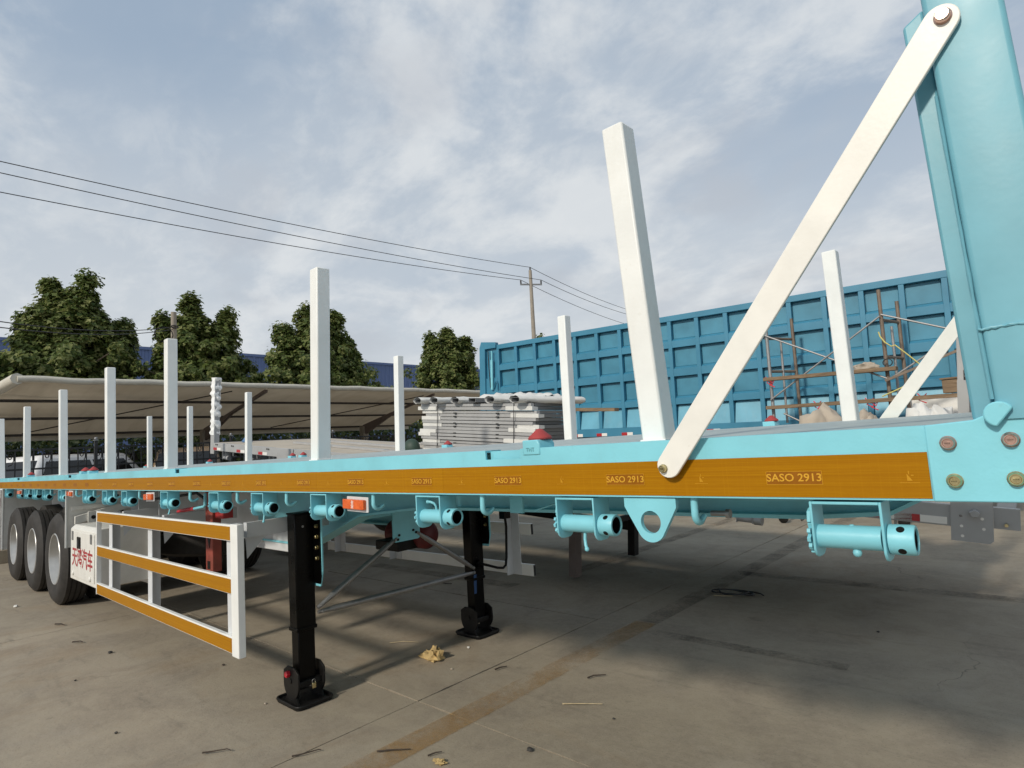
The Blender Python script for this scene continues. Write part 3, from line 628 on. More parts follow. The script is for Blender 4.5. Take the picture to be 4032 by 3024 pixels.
# ---- landing legs and their braces
def leg(x0, x1, y0, y1, near):
    lg = MB().box(x0, x1, y0, y1, .455, 1.205).build('landing_leg', 'black', T, bevel=.008)
    MB().box(x0-.005, x1+.005, y0-.005, y1+.005, .45, .475).build('collar', 'black', lg, bevel=.005)
    MB().box(x0+.008, x1-.008, y0+.008, y1-.008, .13, .455).build('inner_leg', 'black', lg, bevel=.006)
    MB().box(x0-.004, x1+.004, y0-.004, y1+.004, 1.202, 1.212).build('cap', 'black', lg, bevel=.003)
    xm, ym = (x0+x1)/2, (y0+y1)/2
    sh = [(xm-.095, .205)]+arc(xm, .130, .098, 180, 360, 12)+[(xm+.095, .205), (xm+.045, .235), (xm-.045, .235)]
    for ys_ in (y0-.028, y1+.016): MB().prism(sh, 'y', ys_, ys_+.012).build('rocker_plate', 'black_dirty', lg, bevel=.002)
    MB().lathe([(0, .016), (y1-y0+.07, .016)], (xm, y0-.035, .150), (0, 1, 0), 14).build('rocker_pin', 'black_dirty', lg, smooth=40)
    MB().box(xm-.07, xm+.07, y0-.016, y1+.016, .105, .145).build('rocker_block', 'black_dirty', lg, bevel=.006)
    ft = MB().prism(rrect(xm-.155, xm+.145, ym-.125, ym+.125, .035), 'z', .0, .014).build('foot_plate', 'black_dirty', lg)
    ring = rrect(xm-.155, xm+.145, ym-.125, ym+.125, .035); ring.append(ring[0])
    MB().tube([(a, b, .020) for a, b in ring], .009, 6).build('foot_rim', 'black_dirty', ft, smooth=60)
    for ys_ in (y0-.02, y1+.02): MB().prism([(xm-.09, .012), (xm+.09, .012), (xm+.045, .07), (xm-.045, .07)], 'y', ys_-.005, ys_+.005).build('foot_rib', 'black_dirty', ft)
    # bolted flange against the chassis plate
    MB().prism([(x1, 1.19), (x1+.082, 1.19), (x1+.082, .79), (x1+.07, .74), (x1, .74)], 'y', y1-.004, y1+.004).build('flange', 'black', lg)
    fy = y1-.004
    for z_ in (1.115, 1.045, .975, .905):
        MB().lathe([(0, .016), (.004, .016), (.004, .013), (.016, .012), (.020, .008)], (x1+.052, fy, z_), (0, -1, 0), 6).build('bolt', 'brass', lg)
    MB().prism([(x0-.02, 1.36), (x1+.09, 1.36), (x1+.09, .82), (x1+.06, .72), (x0-.02, .72)], 'y', y1+.005, y1+.015).build('mount_plate', 'teal', lg)
    if near:
        MB().lathe([(0, .021), (.022, .021), (.026, .015)], (xm-.022, y0-.028, .190), (0, -1, 0), 6).build('safety_cap', 'red_cap', lg)
        MB().box(x1+.055, x1+.072, ym-.012, ym+.014, .100, .135).build('padlock', 'brass', lg, bevel=.003)
        MB().tube([(x1+.063, ym-.008, .133)]+[(x1+.063, ym+.001+.010*math.cos(R(a)), .145+.010*math.sin(R(a))) for a in range(180, -10, -30)]+[(x1+.063, ym+.011, .133)], .002, 6).build('padlock_shackle', 'galv', lg)
        MB().lathe([(0, .008), (.004, .008)], (x1-.001, ym-.01, 1.12), (1, 0, 0), 8).build('bolt', 'galv', lg)
    return lg
lA = leg(-3.905, -3.800, 1.960, 2.095, True); lB = leg(-3.905, -3.800, 3.535, 3.670, False)
MB().box(-3.9, -3.80, 2.35, 3.35, 1.10, 1.22).build('leg_crossbeam', 'teal', T, bevel=.004)
gp = MB().prism(rrect(2.735, 2.985, .895, 1.16, .022), 'x', -3.800, -3.788).build('gusset_plate', 'teal', T)
for y_, z_ in ((2.785, .945), (2.772, .915), (2.920, .965), (2.945, .945)):
    MB().lathe([(0, .010), (.008, .010), (.010, .006)], (-3.788, y_, z_), (1, 0, 0), 6).build('bolt', 'black_dirty', gp)
def strut(p, q_):
    p, q_ = Vector(p), Vector(q_); d = (q_-p).normalized()
    pts = [p, p+d*.05, p+d*.10, p+d*.12, q_-d*.12, q_-d*.10, q_-d*.05, q_]
    o = MB().tube(pts, [.013, .015, .018, .0205, .0205, .018, .015, .013], 12).build('leg_brace', 'galv', T, smooth=45)
    for e in (p+d*.025, q_-d*.025): MB().lathe([(0, .009), (.010, .008)], e+Vector((.013, 0, 0)), (1, 0, 0), 6).build('bolt', 'galv', o)
strut((-3.795, 2.105, .575), (-3.795, 2.765, .925)); strut((-3.79, 2.105, .548), (-3.79, 3.545, .522)); strut((-3.795, 2.955, .945), (-3.795, 3.545, .555))
# crank of the far leg, gear box, blue tape
ck = MB().tube([(-3.78, 3.60, .585), (-3.72, 3.62, .575), (-3.71, 3.74, .53), (-3.70, 3.80, .518), (-3.70, 3.835, .535), (-3.70, 3.85, .60), (-3.70, 3.87, .86), (-3.70, 3.86, .95)], .011, 10).build('crank', 'black', T, smooth=50)
MB().box(-3.73, -3.67, 3.82, 3.90, .93, 1.00).tube([(-3.70, 3.83, .99), (-3.70, 3.82, 1.06)], .012, 8).build('crank_holder', 'black', T)
MB().lathe([(0, .035), (.03, .035)], (-3.80, 3.60, .585), (1, 0, 0), 16).build('gear_boss', 'black', T, smooth=40)
MB().hexa([(-3.7985, 3.536, .345), (-3.7985, 3.562, .345), (-3.7965, 3.562, .345), (-3.7965, 3.536, .345)], [(-3.7985, 3.540, .50), (-3.7985, 3.572, .50), (-3.7965, 3.572, .50), (-3.7965, 3.540, .50)]).build('tape_strip', 'blue_tape', T)
# red air tank behind the legs
tk = MB().lathe([(0, .04), (.02, .095), (.05, .115), (.50, .115), (.53, .095), (.55, .04)], (-4.55, 3.27, .86), (1, 0, 0), 24).build('air_tank', 'tank_red_shade', T, smooth=50)
MB().box(-4.42, -4.10, 3.0, 3.24, .76, .84).build('tank_bracket', 'black_dirty', T, bevel=.01)
# ---- side guards
def guard(y0, s_, x0, x1):
    # s_ = +1 : tape faces -y (near side), -1 : far side
    yo = y0; yi = y0+s_*.030
    a, b = min(yo, yi), max(yo, yi)
    xr = x1-.10 if s_ > 0 else x1
    gd = MB().box(x0, xr, a, b, 1.085, 1.185).build('side_guard', 'white', T, bevel=.003)
    for z0, z1 in ((.762, .862), (.405, .505)): MB().box(x0, xr, a, b, z0, z1).build('guard_rail', 'white', gd, bevel=.003)
    for z0, z1 in ((1.090, 1.174), (.766, .852), (.410, .496)):
        yt = (a-.0016, a+.0008) if s_ > 0 else (b-.0008, b+.0016)
        MB().box(x0+.015, x1-.105, yt[0], yt[1], z0, z1).build('amber_strip', 'tape', gd)
    if s_ > 0: MB().box(x1-.10, x1, a-.003, b+.012, .392, 1.19).build('end_post', 'white', gd, bevel=.004)
    else:
        for z0, z1 in ((1.085, 1.185), (.762, .862), (.405, .505)): MB().box(x1+.0005, x1+.004, a+.003, b-.003, z0+.004, z1-.004).build('open_end', 'rubber', gd)
    MB().box(x0-.012, x0, a-.002, b+.01, .398, 1.19).build('end_post', 'white', gd, bevel=.002)
    ya, yb = (b+.0005, b+.09) if s_ > 0 else (a-.09, a-.0005)
    for xp in (x0+.30, x0+1.42, x1-.235):
        u = MB().box(xp, xp+.008, ya, yb, .41, 1.18)
        u.box(xp+.008, xp+.10, ya, ya+.006, .41, 1.18) if s_ > 0 else u.box(xp+.008, xp+.10, yb-.006, yb, .41, 1.18)
        u.build('upright', 'guard_grey', gd)
    for xp in (x0+.36, x0+1.47, x1-.19):          # arms back to the chassis
        yc = 2.30 if s_ > 0 else 3.40
        y1_ = yb if s_ > 0 else ya
        MB().box(xp, xp+.05, min(y1_, yc), max(y1_, yc), 1.085, 1.18).build('guard_arm', 'guard_grey', gd)
        MB().prism([(y1_, 1.11), (y1_+s_*.16, 1.11), (y1_+s_*.01, .95)], 'x', xp+.02, xp+.028).build('gusset', 'guard_grey', gd)
    return gd
guard(1.592, 1, -7.02, -3.81); guard(4.085, -1, -7.0, -3.58)
# ---- tool box
tb = MB().prism([(1.618, .43), (2.10, .43), (2.10, 1.005), (1.66, 1.005), (1.618, .965)], 'x', -8.20, -7.13).build('tool_box', 'box_white', T, bevel=.008)
dr = MB().box(-8.12, -7.20, 1.609, 1.6175, .47, .945).build('door', 'box_white', tb, bevel=.004)
MB().prism(rrect(-7.86, -7.72, .775, .895, .012), 'y', 1.602, 1.6085).build('latch', 'black', dr)
MB().box(-7.82, -7.76, 1.597, 1.6015, .80, .87).build('latch_pull', 'rubber', dr)
for xh in (-8.06, -7.30): MB().box(xh-.03, xh+.03, 1.603, 1.6085, .85, .945).build('hinge', 'galv', dr)
for xh in (-8.02, -7.33): MB().ball((xh, 1.606, .505), .026, 6, (1, .5, 1)).build('catch', 'box_white', dr, smooth=60)
text('天鸿汽车', .215, (-7.66, 1.6080, .665), 'ink_red', dr, sx=.98, thick=.0006, bold=.004)
# ---- plates and boxes between the box and the wheels
def slotplate(x_, z0, z1, y0, y1):
    p = MB().box(x_, x_+.006, y0, y1, z0, z1).build('mud_plate', 'box_white', T)
    MB().box(x_-.004, x_+.018, y0-.004, y0+.012, z0, z1).build('plate_edge', 'white', p)
    return p
p1 = slotplate(-8.50, .73, 1.385, 1.626, 2.28); slotplate(-12.93, .40, 1.385, 1.626, 2.28)
sl = MB()
for y_, z_ in ((1.86, 1.22), (2.1, 1.27), (1.87, 1.06), (2.15, 1.08)):
    sl.prism(rrect(y_-.05, y_+.05, z_-.014, z_+.014, .013), 'x', -8.4935, -8.490)
sl.build('slot', 'rubber', p1)
MB().box(-8.488, -8.478, 1.68, 2.20, 1.145, 1.19).build('stiffener', 'box_white', p1)
MB().prism([(1.70, .985), (2.26, 1.115), (2.26, 1.20), (1.70, 1.075)], 'x', -8.46, -8.42).build('stiffener', 'box_white', p1, bevel=.003)
sb = MB().box(-8.418, -8.40, 1.82, 1.92, .99, 1.12).build('spring_bracket', 'box_white', T, bevel=.004)
MB().lathe([(0, .022), (.014, .022)], (-8.40, 1.87, 1.05), (1, 0, 0), 12).build('bolt', 'black_dirty', sb)
for xq in (-6.95, -6.35):
    MB().prism([(1.93, 1.39), (2.28, 1.39), (2.28, 1.02), (1.97, 1.02), (1.93, 1.10)], 'x', xq, xq+.01).build('web_plate', 'guard_grey', T)
MB().box(-7.95, -7.08, 2.08, 2.15, .38, .93).build('storage_box', 'guard_grey', T, bevel=.01)
MB().box(-5.2, -4.3, 2.30, 2.345, .85, 1.02).build('chassis_plate', 'guard_grey', T, bevel=.003)
MB().prism(rrect(-5.14, -4.99, .90, .985, .012), 'y', 2.292, 2.2995).build('patch', 'box_white', T)
# spare wheel slung under the chassis
def wheel(x_, y_, inner, name='wheel', flip=1):
    wr = .545
    prof = [(-.13, .30), (-.142, .36), (-.150, .43), (-.143, .485), (-.115, .525), (-.10, .540), (-.098, wr)]
    for gx in (-.052, .0, .052): prof += [(gx-.007, wr), (gx-.006, wr-.014), (gx+.006, wr-.014), (gx+.007, wr)]
    prof += [(.098, wr), (.10, .540), (.115, .525), (.143, .485), (.150, .43), (.142, .36), (.13, .30)]
    ty = MB().lathe(prof, (x_, y_+.15, wr), (0, 1, 0), 56)
    ty.f = [f for f in ty.f if len(f) == 4]
    tr_ = ty.build(name, 'tyre', T, smooth=28, fix=True)
    f_ = flip
    rp = [(.03, .312), (.0, .308), (-.008, .300), (-.004, .290), (.03, .282), (.06, .268), (.11, .262), (.150, .245), (.165, .19), (.165, .13), (.11, .115), (.07, .11), (.055, .09), (.055, .001)]
    yy = y_+.02 if f_ > 0 else y_+.28
    MB().lathe(rp, (x_, yy, wr), (0, f_, 0), 40, cap0=False).build('rim', 'rim', tr_, smooth=35)
    nb = MB()
    for k in range(10):
        a = R(36*k); nb.lathe([(0, .014), (.03, .013)], (x_+.16*math.cos(a), yy+f_*.166, wr+.16*math.sin(a)), (0, -f_, 0), 6)
    nb.build('wheel_nuts', 'galv', tr_)
    if inner:
        it = MB().lathe([(-.13, .30), (-.15, .43), (-.115, .525), (-.098, wr), (.098, wr), (.115, .525), (.15, .43), (.13, .30)], (x_, y_+.15+f_*.33, wr), (0, 1, 0), 40)
        it.f = [f for f in it.f if len(f) == 4]; it.build('inner_tyre', 'tyre', tr_, smooth=28)
    return tr_
for x_ in (-9.22, -10.62, -12.05): wheel(x_, 1.640, True)
for x_ in (-9.22, -10.62, -12.05): wheel(x_, 3.74, True, flip=-1)
for x_ in (-9.22, -10.62, -12.05):
    for yb_ in (2.36, 3.14): MB().lathe([(0, .12), (.02, .20), (.19, .20), (.2, .12)], (x_, yb_, .545), (0, 1, 0), 24).build('brake_drum', 'black_dirty', T, smooth=40)
    MB().lathe([(0, .09), (.16, .09)], (x_+.22, 2.62, .60), (1, .3, 0), 16).build('brake_chamber', 'black_dirty', T, smooth=40)
for x_ in (-9.22, -10.62, -12.05): MB().lathe([(0, .065), (1.9, .065)], (x_, 1.9, .545), (0, 1, 0), 16).build('axle', 'black_dirty', T, smooth=40)
for y_ in (2.36, 3.34): MB().box(-12.9, -8.6, y_-.04, y_+.04, .70, .78).build('leaf_spring', 'black_dirty', T, bevel=.01)
sp = MB().lathe([(-.10, .25), (-.14, .42), (-.10, .53), (.10, .53), (.14, .42), (.10, .25)], (-7.75, 2.85, .66), (0, .10, 1), 40); sp.build('spare_wheel', 'tyre', T, smooth=35)
MB().box(-7.85, -7.65, 2.36, 3.34, .80, .86).build('spare_carrier', 'black_dirty', T)
# red service prop and red gripped crank lever under the deck
rd = MB().box(-5.09, -4.955, 1.88, 1.95, .74, 1.36).build('red_prop', 'rust_red', T, bevel=.006)
MB().prism([(-5.06, 1.02), (-4.98, 1.02), (-5.01, .92)], 'y', 1.876, 1.8795).build('prop_mark', 'black_dirty', rd)
MB().box(-5.05, -5.0, 1.876, 1.8795, .76, .82).build('prop_mark', 'black_dirty', rd)
MB().box(-4.95, -4.80, 1.90, 1.98, 1.15, 1.27).build('prop_head', 'red', T, bevel=.006)
lv = MB().tube([(-4.735, 1.75, 1.36), (-4.738, 1.75, 1.275), (-4.76, 1.75, 1.262), (-4.95, 1.75, 1.242)], .011, 8).build('crank_lever', 'teal', T, smooth=50)
MB().tube([(-4.95, 1.75, 1.242), (-5.10, 1.75, 1.230), (-5.30, 1.75, 1.211)], [.014, .016, .011], 10).build('grip', 'red_cap', lv, smooth=50)
ho = MB().tube([(-5.6, 2.0, 1.33), (-5.2, 1.95, 1.27), (-4.9, 1.9, 1.31), (-4.6, 1.9, 1.36)], .012, 8); ho.build('air_hose', 'wire', T, smooth=60)
ho = MB().tube([(-7.0, 2.0, 1.36), (-6.6, 1.93, 1.27), (-6.1, 1.93, 1.29), (-5.6, 2.0, 1.33)], .012, 8); ho.build('air_hose', 'wire', T, smooth=60)
rp_ = MB().box(-13.02, -12.97, 1.60, 1.66, .42, 1.36).build('rear_marker', 'reflect_white', T)
for k in range(3): MB().box(-13.022, -12.968, 1.597, 1.60, .45+k*.32, .60+k*.32).build('red_stripe', 'reflect_red', rp_)

# ------------------------------------------------------------------ white stakes: things standing in the trailer's pockets
ordn = ['first', 'second', 'third', 'fourth', 'fifth', 'sixth', 'seventh', 'eighth', 'ninth', 'tenth', 'eleventh', 'twelfth', 'thirteenth', 'fourteenth']
def stake(xb, xt, y_, zb, zt, label, grp, w_=.080, dy=0):
    h_ = w_/2
    o = MB().hexa([(xb-h_, y_-h_, zb), (xb+h_, y_-h_, zb), (xb+h_, y_+h_, zb), (xb-h_, y_+h_, zb)], [(xt-h_, y_-h_+dy, zt), (xt+h_, y_-h_+dy, zt), (xt+h_, y_+h_+dy, zt), (xt-h_, y_+h_+dy, zt)]).build('stake', 'white', None, bevel=.007)
    if y_ < 2: MB().tube([(xb-h_-.002, y_-h_-.003, zb+.012), (xb, y_-h_-.004, zb+.013), (xb+h_+.002, y_-h_-.003, zb+.012), (xb+h_+.004, y_, zb+.013), (xb+h_+.002, y_+h_, zb+.012)], .004, 6).build('weld_bead', 'white', o, smooth=60)
    return tag(o, label, 'stake', grp)
NB = [(-.945, -1.000), (-3.01, -2.955), (-5.34, -5.325), (-7.06, -7.085), (-9.10, -9.165), (-11.46, -11.52), (-13.74, -13.95)]
FB = [(-.93, -.935), (-3.02, -3.00), (-5.35, -5.305), (-6.98, -7.08), (-9.12, -9.078), (-11.49, -11.468), (-13.68, -13.68)]
for i, (a, b) in enumerate(NB):
    nm = 'white square stake nearest the headboard on the near edge of the teal trailer' if i == 0 else ('white square stake on the near edge of the teal trailer, %s from the headboard' % ordn[i])
    stake(a, b, 1.715, 1.545, 2.615, nm, 'near side stakes')
for i, (a, b) in enumerate(FB):
    nm = 'white square stake nearest the headboard on the far edge of the teal trailer' if i == 0 else ('white square stake on the far edge of the teal trailer, %s from the headboard' % ordn[i])
    stake(a, b, 4.00, 1.575, 2.62, nm, 'far side stakes')

# ------------------------------------------------------------------ grey flatbed trailer behind, parked nose down
GA = ((0.9955, 0.0374, -0.0873), (-0.0375, 0.9993, 0.0), (0.0872, 0.0033, 0.9962))
G = framed('grey_flatbed_trailer', (-.641, 5, .814), GA, 'grey flatbed trailer parked nose down behind the teal trailer', 'trailer')
GM = G.matrix_world.copy()
MB().box(-11.45, .02, 0, .06, .02, .165).build('side_rail', 'grey', G, bevel=.003)
MB().box(-11.45, .02, 2.44, 2.5, .02, .165).build('side_rail', 'grey', G)
for i in range(8):
    a = -11.43+i*1.43
    MB().box(a, a+1.424, .062, 2.438, .150, .166).build('deck_board', 'ply', G)
pl = MB().holed([(.0, -.07), (.205, -.07), (.225, -.05), (.225, .20), (.0, .20)], (.055, .095), .010, -.012, -.002, 24).build('corner_plate', 'grey', G)
for a, b in ((.168, .088), (.058, .03), (.175, .022), (.062, -.035)): MB().lathe([(0, .0095), (.002, .0095)], (a, -.011, b), (0, -1, 0), 14).build('bolt_hole', 'reflect_white', pl)
MB().prism([(.10, .13), (.13, .15), (.16, .13), (.15, .10), (.115, .095)], 'y', -.05, -.013).build('lug', 'grey', pl, bevel=.004)
MB().box(.225, .36, .02, .08, .03, .165).build('front_rail', 'grey', G); MB().box(.24, .34, .10, .5, .04, .16).build('front_bumper', 'grey_dark', G)
MB().lathe([(0, .012), (.03, .010)], (.29, .01, .06), (0, -1, 0), 10).build('lamp', 'brass', G)
for k, a in enumerate((-.17, -.37, -.86, -1.06, -2.0, -3.2, -4.4, -5.6, -6.7, -7.75, -8.5, -9.45, -10.25, -11.2)):
    t_ = MB().box(a-.002, a+.150, -.003, -.0005, .03, .078).build('white_strip', 'reflect_white', G)
    MB().box(a-.155, a-.004, -.003, -.0005, .03, .078).build('red_strip', 'reflect_red', G)
for a in (-.32, -.95, -1.75, -3.1, -4.6, -6.1, -7.6, -8.8, -9.7, -10.6):
    MB().tube([(a, .03, .02), (a, .03, -.045), (a, .05, -.06), (a+.005, .085, -.05)], .010, 8).build('rope_hook', 'grey', G, smooth=50)
for a in (-1.45, -9.25, -10.05, -11.0): MB().lathe([(0, .03), (.14, .03), (.14, .042), (.2, .042)], (a, .05, -.10), (1, 0, 0), 16).box(a, a+.006, .01, .09, -.13, .02).box(a+.13, a+.136, .01, .09, -.13, .02).build('winch', 'grey', G, smooth=40)
for a in (-7.5, -8.55, -9.3, -9.9, -10.6, -11.25):
    MB().ball((a, -.004, .135), .020, 5, (1, .3, .8)).ball((a+.06, -.004, .132), .020, 5, (1, .3, .8)).build('rail_slot', 'rubber', G)
MB().box(-8.95, -8.45, -.02, -.004, -.06, .17).build('joint_plate', 'grey', G, bevel=.01)
for ly in (.62, 1.88): MB().prism([(-8.0, .02), (.1, .02), (.1, -.02), (-3.0, -.04), (-3.9, -.28), (-8.0, -.30)], 'y', ly-.035, ly+.035).build('main_beam', 'grey_dark', G)
MB().box(-11.3, -8.0, .55, .62, -.55, .02).build('main_beam', 'grey_dark', G); MB().box(-11.3, -8.0, 1.88, 1.95, -.55, .02).build('main_beam', 'grey_dark', G)
for a in range(16): MB().box(-11.2+a*.72, -11.14+a*.72, .07, 2.43, .05, .145).build('cross_member', 'grey_dark', G)
MB().box(.055, .150, .045, .14, .17, 1.42).build('headboard_post', 'grey', G, bevel=.006)
MB().box(.055, .150, 2.36, 2.45, .17, 1.42).build('headboard_post', 'grey', G)
MB().box(.075, .13, .14, 2.36, 1.25, 1.38).build('headboard_bar', 'grey', G); MB().box(.06, .12, -.06, .044, .70, 1.0).build('headboard_bracket', 'grey', G)
for z0 in (.79, .955):
    sl = MB().prism(rrect(.090, .114, z0, z0+.125, .011), 'y', .0425, .0445).build('post_slot', 'rubber', G)
    MB().box(.093, .111, .038, .0424, z0+.004, z0+.04).build('slot_tongue', 'brass', sl)
    for k in range(2): MB().ball((.102, .041, z0+.075+k*.026), .009, 5).build('roller', 'galv', sl, smooth=60)
for (ly, mt) in ((.72, 'grey_brown'), (2.06, 'black_dirty')):
    lo_ = -.42 if ly < 1 else -.40
    MB().box(-3.60, -3.50, ly-.06, ly+.06, -1.10, .05).build('landing_leg', mt, G, bevel=.006)
MB().box(-3.58, -3.52, .72, 2.06, -.62, -.56).build('leg_crossbar', 'black_dirty', G)
MB().box(-6.2, -3.75, 2.38, 2.42, -.86, -.73).build('side_guard', 'black_dirty', G)
MB().box(-6.2, -3.75, 2.38, 2.42, -.45, -.35).build('side_guard', 'black_dirty', G)
for a in (-9.0, -10.3):
    for ly in (.05, 2.12):
        MB().lathe([(-.13, .30), (-.15, .43), (-.115, .50), (-.09, .52), (.09, .52), (.115, .50), (.15, .43), (.13, .30), (.10, .28), (.08, .1), (.08, .001)], (a, ly+.16, -1.0), (0, 1, 0), 32).build('wheel', 'tyre', G, smooth=35)
def inG(v): return GM @ Vector(v)
# corner stake in white plastic wrap
cs = thing('corner_stake', inG((-11.42, .05, .0)), 'grey corner stake wrapped in white plastic at the rear of the grey trailer', 'stake')
def localG(mb): mb.v = [GM @ p for p in mb.v]; return mb
localG(MB().box(-11.50, -11.34, .0, .10, -.05, 1.38)).build('post', 'grey', cs, bevel=.006)
wr_ = MB(); n_ = 60; ringn = 16
for i in range(n_+1):
    t = i/n_; z_ = .31+1.10*t
    for k in range(ringn):
        a = 2*math.pi*k/ringn; tw = noise.noise(Vector((math.cos(a)*1.5+t*3, math.sin(a)*1.5, t*16)))
        spir = math.sin(a*1+t*40+2*noise.noise(Vector((t*6, 0, 0))))*.006
        r_ = .078+tw*.026+spir
        sq_ = 1/max(abs(math.cos(a)), abs(math.sin(a)))**.6
        wr_.v.append(GM @ Vector((-11.42+r_*math.cos(a)*sq_*1.1, .05+r_*math.sin(a)*sq_*.85, z_)))
for i in range(n_):
    for k in range(ringn): wr_.f.append((i*ringn+k, i*ringn+(k+1) % ringn, (i+1)*ringn+(k+1) % ringn, (i+1)*ringn+k))
wr_.f.append(tuple(range(n_*ringn, (n_+1)*ringn)))
wr_.build('plastic_wrap', 'wrap', cs, smooth=50)

# stack of grey drop-side boards on the grey deck
random.seed(11)
NB_ = 16; z0 = .185; PT_ = .0437
pos_words = ['lowest', 'second lowest', 'third lowest', 'fourth lowest', 'fifth lowest', 'sixth lowest', 'seventh lowest', 'eighth lowest', 'eighth highest', 'seventh highest', 'sixth highest', 'fifth highest', 'fourth highest', 'third highest', 'second highest', 'topmost']
for i in range(NB_):
    jit = random.uniform(-.04, .04); zt_ = z0+i*PT_; sag = random.uniform(-.004, .004)
    c = GM @ Vector((-4.95, .95, zt_))
    bd = thing('side_board', c, '%s grey steel board in the stack on the grey trailer' % pos_words[i], 'board', 'stacked grey boards')
    mb = MB().box(-5.93+jit, -3.98+jit, .50+jit*.4, .56+jit*.4, zt_, zt_+.037+sag*.6).box(-5.93+jit, -3.98+jit, 1.24, 1.30, zt_, zt_+.037)
    mb.box(-5.90+jit, -4.0+jit, .56, 1.24, zt_+.008, zt_+.030)
    localG(mb).build('frame', 'grey', bd, bevel=.002)
    for (xa, xb) in ((-5.98+jit, -5.66+jit+random.uniform(-.08, .08)), (-4.32+jit+random.uniform(-.1, .1), -3.95+jit)):
        if (xa < -5 and i in (1, 4, 6, 7, 9, 11, 13, 14)) or (xa > -5 and i in (2, 5, 8, 9, 12, 14)):
            k_ = MB(); n1 = 10
            for q_ in range(n1+1):
                xx = xa+(xb-xa)*q_/n1
                b_ = .004+.006*abs(noise.noise(Vector((xx*9, i*3.7, 0))))
                for (yy, zz_) in ((.495-b_, zt_-.003), (.495-b_, zt_+.040+b_), (.60, zt_+.038), (.60, zt_)): k_.v.append(GM @ Vector((xx, yy+jit*.4, zz_)))
            for q_ in range(n1):
                for s_ in range(4): k_.f.append((q_*4+s_, q_*4+(s_+1) % 4, q_*4+4+(s_+1) % 4, q_*4+4+s_))
            k_.f += [(0, 1, 2, 3), tuple(n1*4+z_ for z_ in (3, 2, 1, 0))]
            k_.build('foam_wrap', 'foam', bd)
    for xh in (-5.3, -4.55):
        if i % 3 != 2: localG(MB().box(xh-.022, xh+.022, .488, .502, zt_-.008, zt_+.010)).build('hinge_pin', 'rubber', bd)
    localG(MB().box(-4.02+jit, -3.985+jit, .57, 1.23, zt_+.001, zt_+.040)).build('end_web', 'grey_dark', bd)
for xs_, nm in ((-5.62, 'left'), (-4.27, 'right')):
    lp_ = MB().tube([GM @ Vector((xs_, yy, zz_)) for yy, zz_ in ((.478, .17), (.478, .55), (.478, .93), (.9, .94), (1.32, .93), (1.32, .17))], .005, 6)
    tag(lp_.build('binding_wire', 'wire', None), 'dark binding wire around the grey board stack, %s of two' % nm, 'wire', 'binding wires')
zt_ = z0+NB_*PT_
tops = [(-5.88, .045, 0), (-5.55, .05, 0), (-5.22, .06, .0), (-4.90, .045, .0), (-4.55, .05, .0), (-4.15, .045, 0)]
desc = ['leftmost, in loose white wrap', 'second from left, in white wrap', 'third from left, thickly wrapped in white', 'fourth from left, with a dark open end', 'fifth from left, wrapped with dark open end', 'rightmost, in crumpled white wrap']
for i, (xa, rr, _) in enumerate(tops):
    c = GM @ Vector((xa, .9, zt_))
    tb_ = thing('wrapped_tube', c, 'tube on top of the board stack, %s' % desc[i], 'tube', 'wrapped tubes on the stack')
    off = random.uniform(-.05, .05); lean = random.uniform(.1, .4)
    hw, hh = .062, .030
    fr = MB()
    y0_, y1_ = .40+off, 1.35+off
    for (a, b, c_, d_) in ((xa-hw, xa+hw, zt_+.010, zt_+.016), (xa-hw, xa+hw, zt_+.058, zt_+.064), (xa-hw, xa-hw+.006, zt_+.016, zt_+.058), (xa+hw-.006, xa+hw, zt_+.016, zt_+.058)):
        fr.hexa([(a, y0_, c_), (b, y0_, c_), (b+lean, y1_, c_), (a+lean, y1_, c_)], [(a, y0_, d_), (b, y0_, d_), (b+lean, y1_, d_), (a+lean, y1_, d_)])
    localG(fr).build('tube', 'grey_dark', tb_)
    if i != 3:
        k_ = MB(); n1 = 12; n2 = 14
        for q_ in range(n1+1):
            t = q_/n1; yy = y0_-.02+(y1_-y0_)*t
            for s_ in range(n2):
                a = 2*math.pi*s_/n2; r_ = 1.22+.28*noise.noise(Vector((math.cos(a)*2+i*5, math.sin(a)*2, t*9)))
                k_.v.append(GM @ Vector((xa+lean*t+hw*r_*math.cos(a)*1.05, yy, zt_+.040+.036*r_*math.sin(a))))
        for q_ in range(n1):
            for s_ in range(n2): k_.f.append((q_*n2+s_, q_*n2+(s_+1) % n2, (q_+1)*n2+(s_+1) % n2, (q_+1)*n2+s_))
        k_.build('plastic_wrap', 'foam', tb_, smooth=60, fix=False)
# crumpled wrap bundle behind the tubes
k_ = MB(); n1, n2 = 26, 14
for i in range(n1+1):
    for j in range(n2+1):
        u, v = i/n1, j/n2
        hgt = .075*math.sin(math.pi*min(1, max(0, v)))**.5*(.6+.4*math.sin(math.pi*u)**.4)+.055*noise.noise(Vector((u*11, v*6, 1)))+.035*noise.noise(Vector((u*25, v*14, 4)))
        k_.v.append(GM @ Vector((-5.15+1.15*u, .62+.62*v, zt_+.04+max(0, hgt))))
for i in range(n1):
    for j in range(n2): a = i*(n2+1)+j; k_.f.append((a, a+n2+1, a+n2+2, a+1))
b0 = len(k_.v)
for i in range(n1+1):
    for j in range(n2+1): k_.v.append(GM @ Vector((-5.15+1.15*i/n1, .62+.62*j/n2, zt_+.02)))
for i in range(n1):
    for j in range(n2): a = b0+i*(n2+1)+j; k_.f.append((a, a+1, a+n2+2, a+n2+1))
tag(k_.build('wrap_bundle', 'foam', None, smooth=70, fix=False), 'crumpled white plastic wrap heaped on top of the grey board stack', 'wrap')
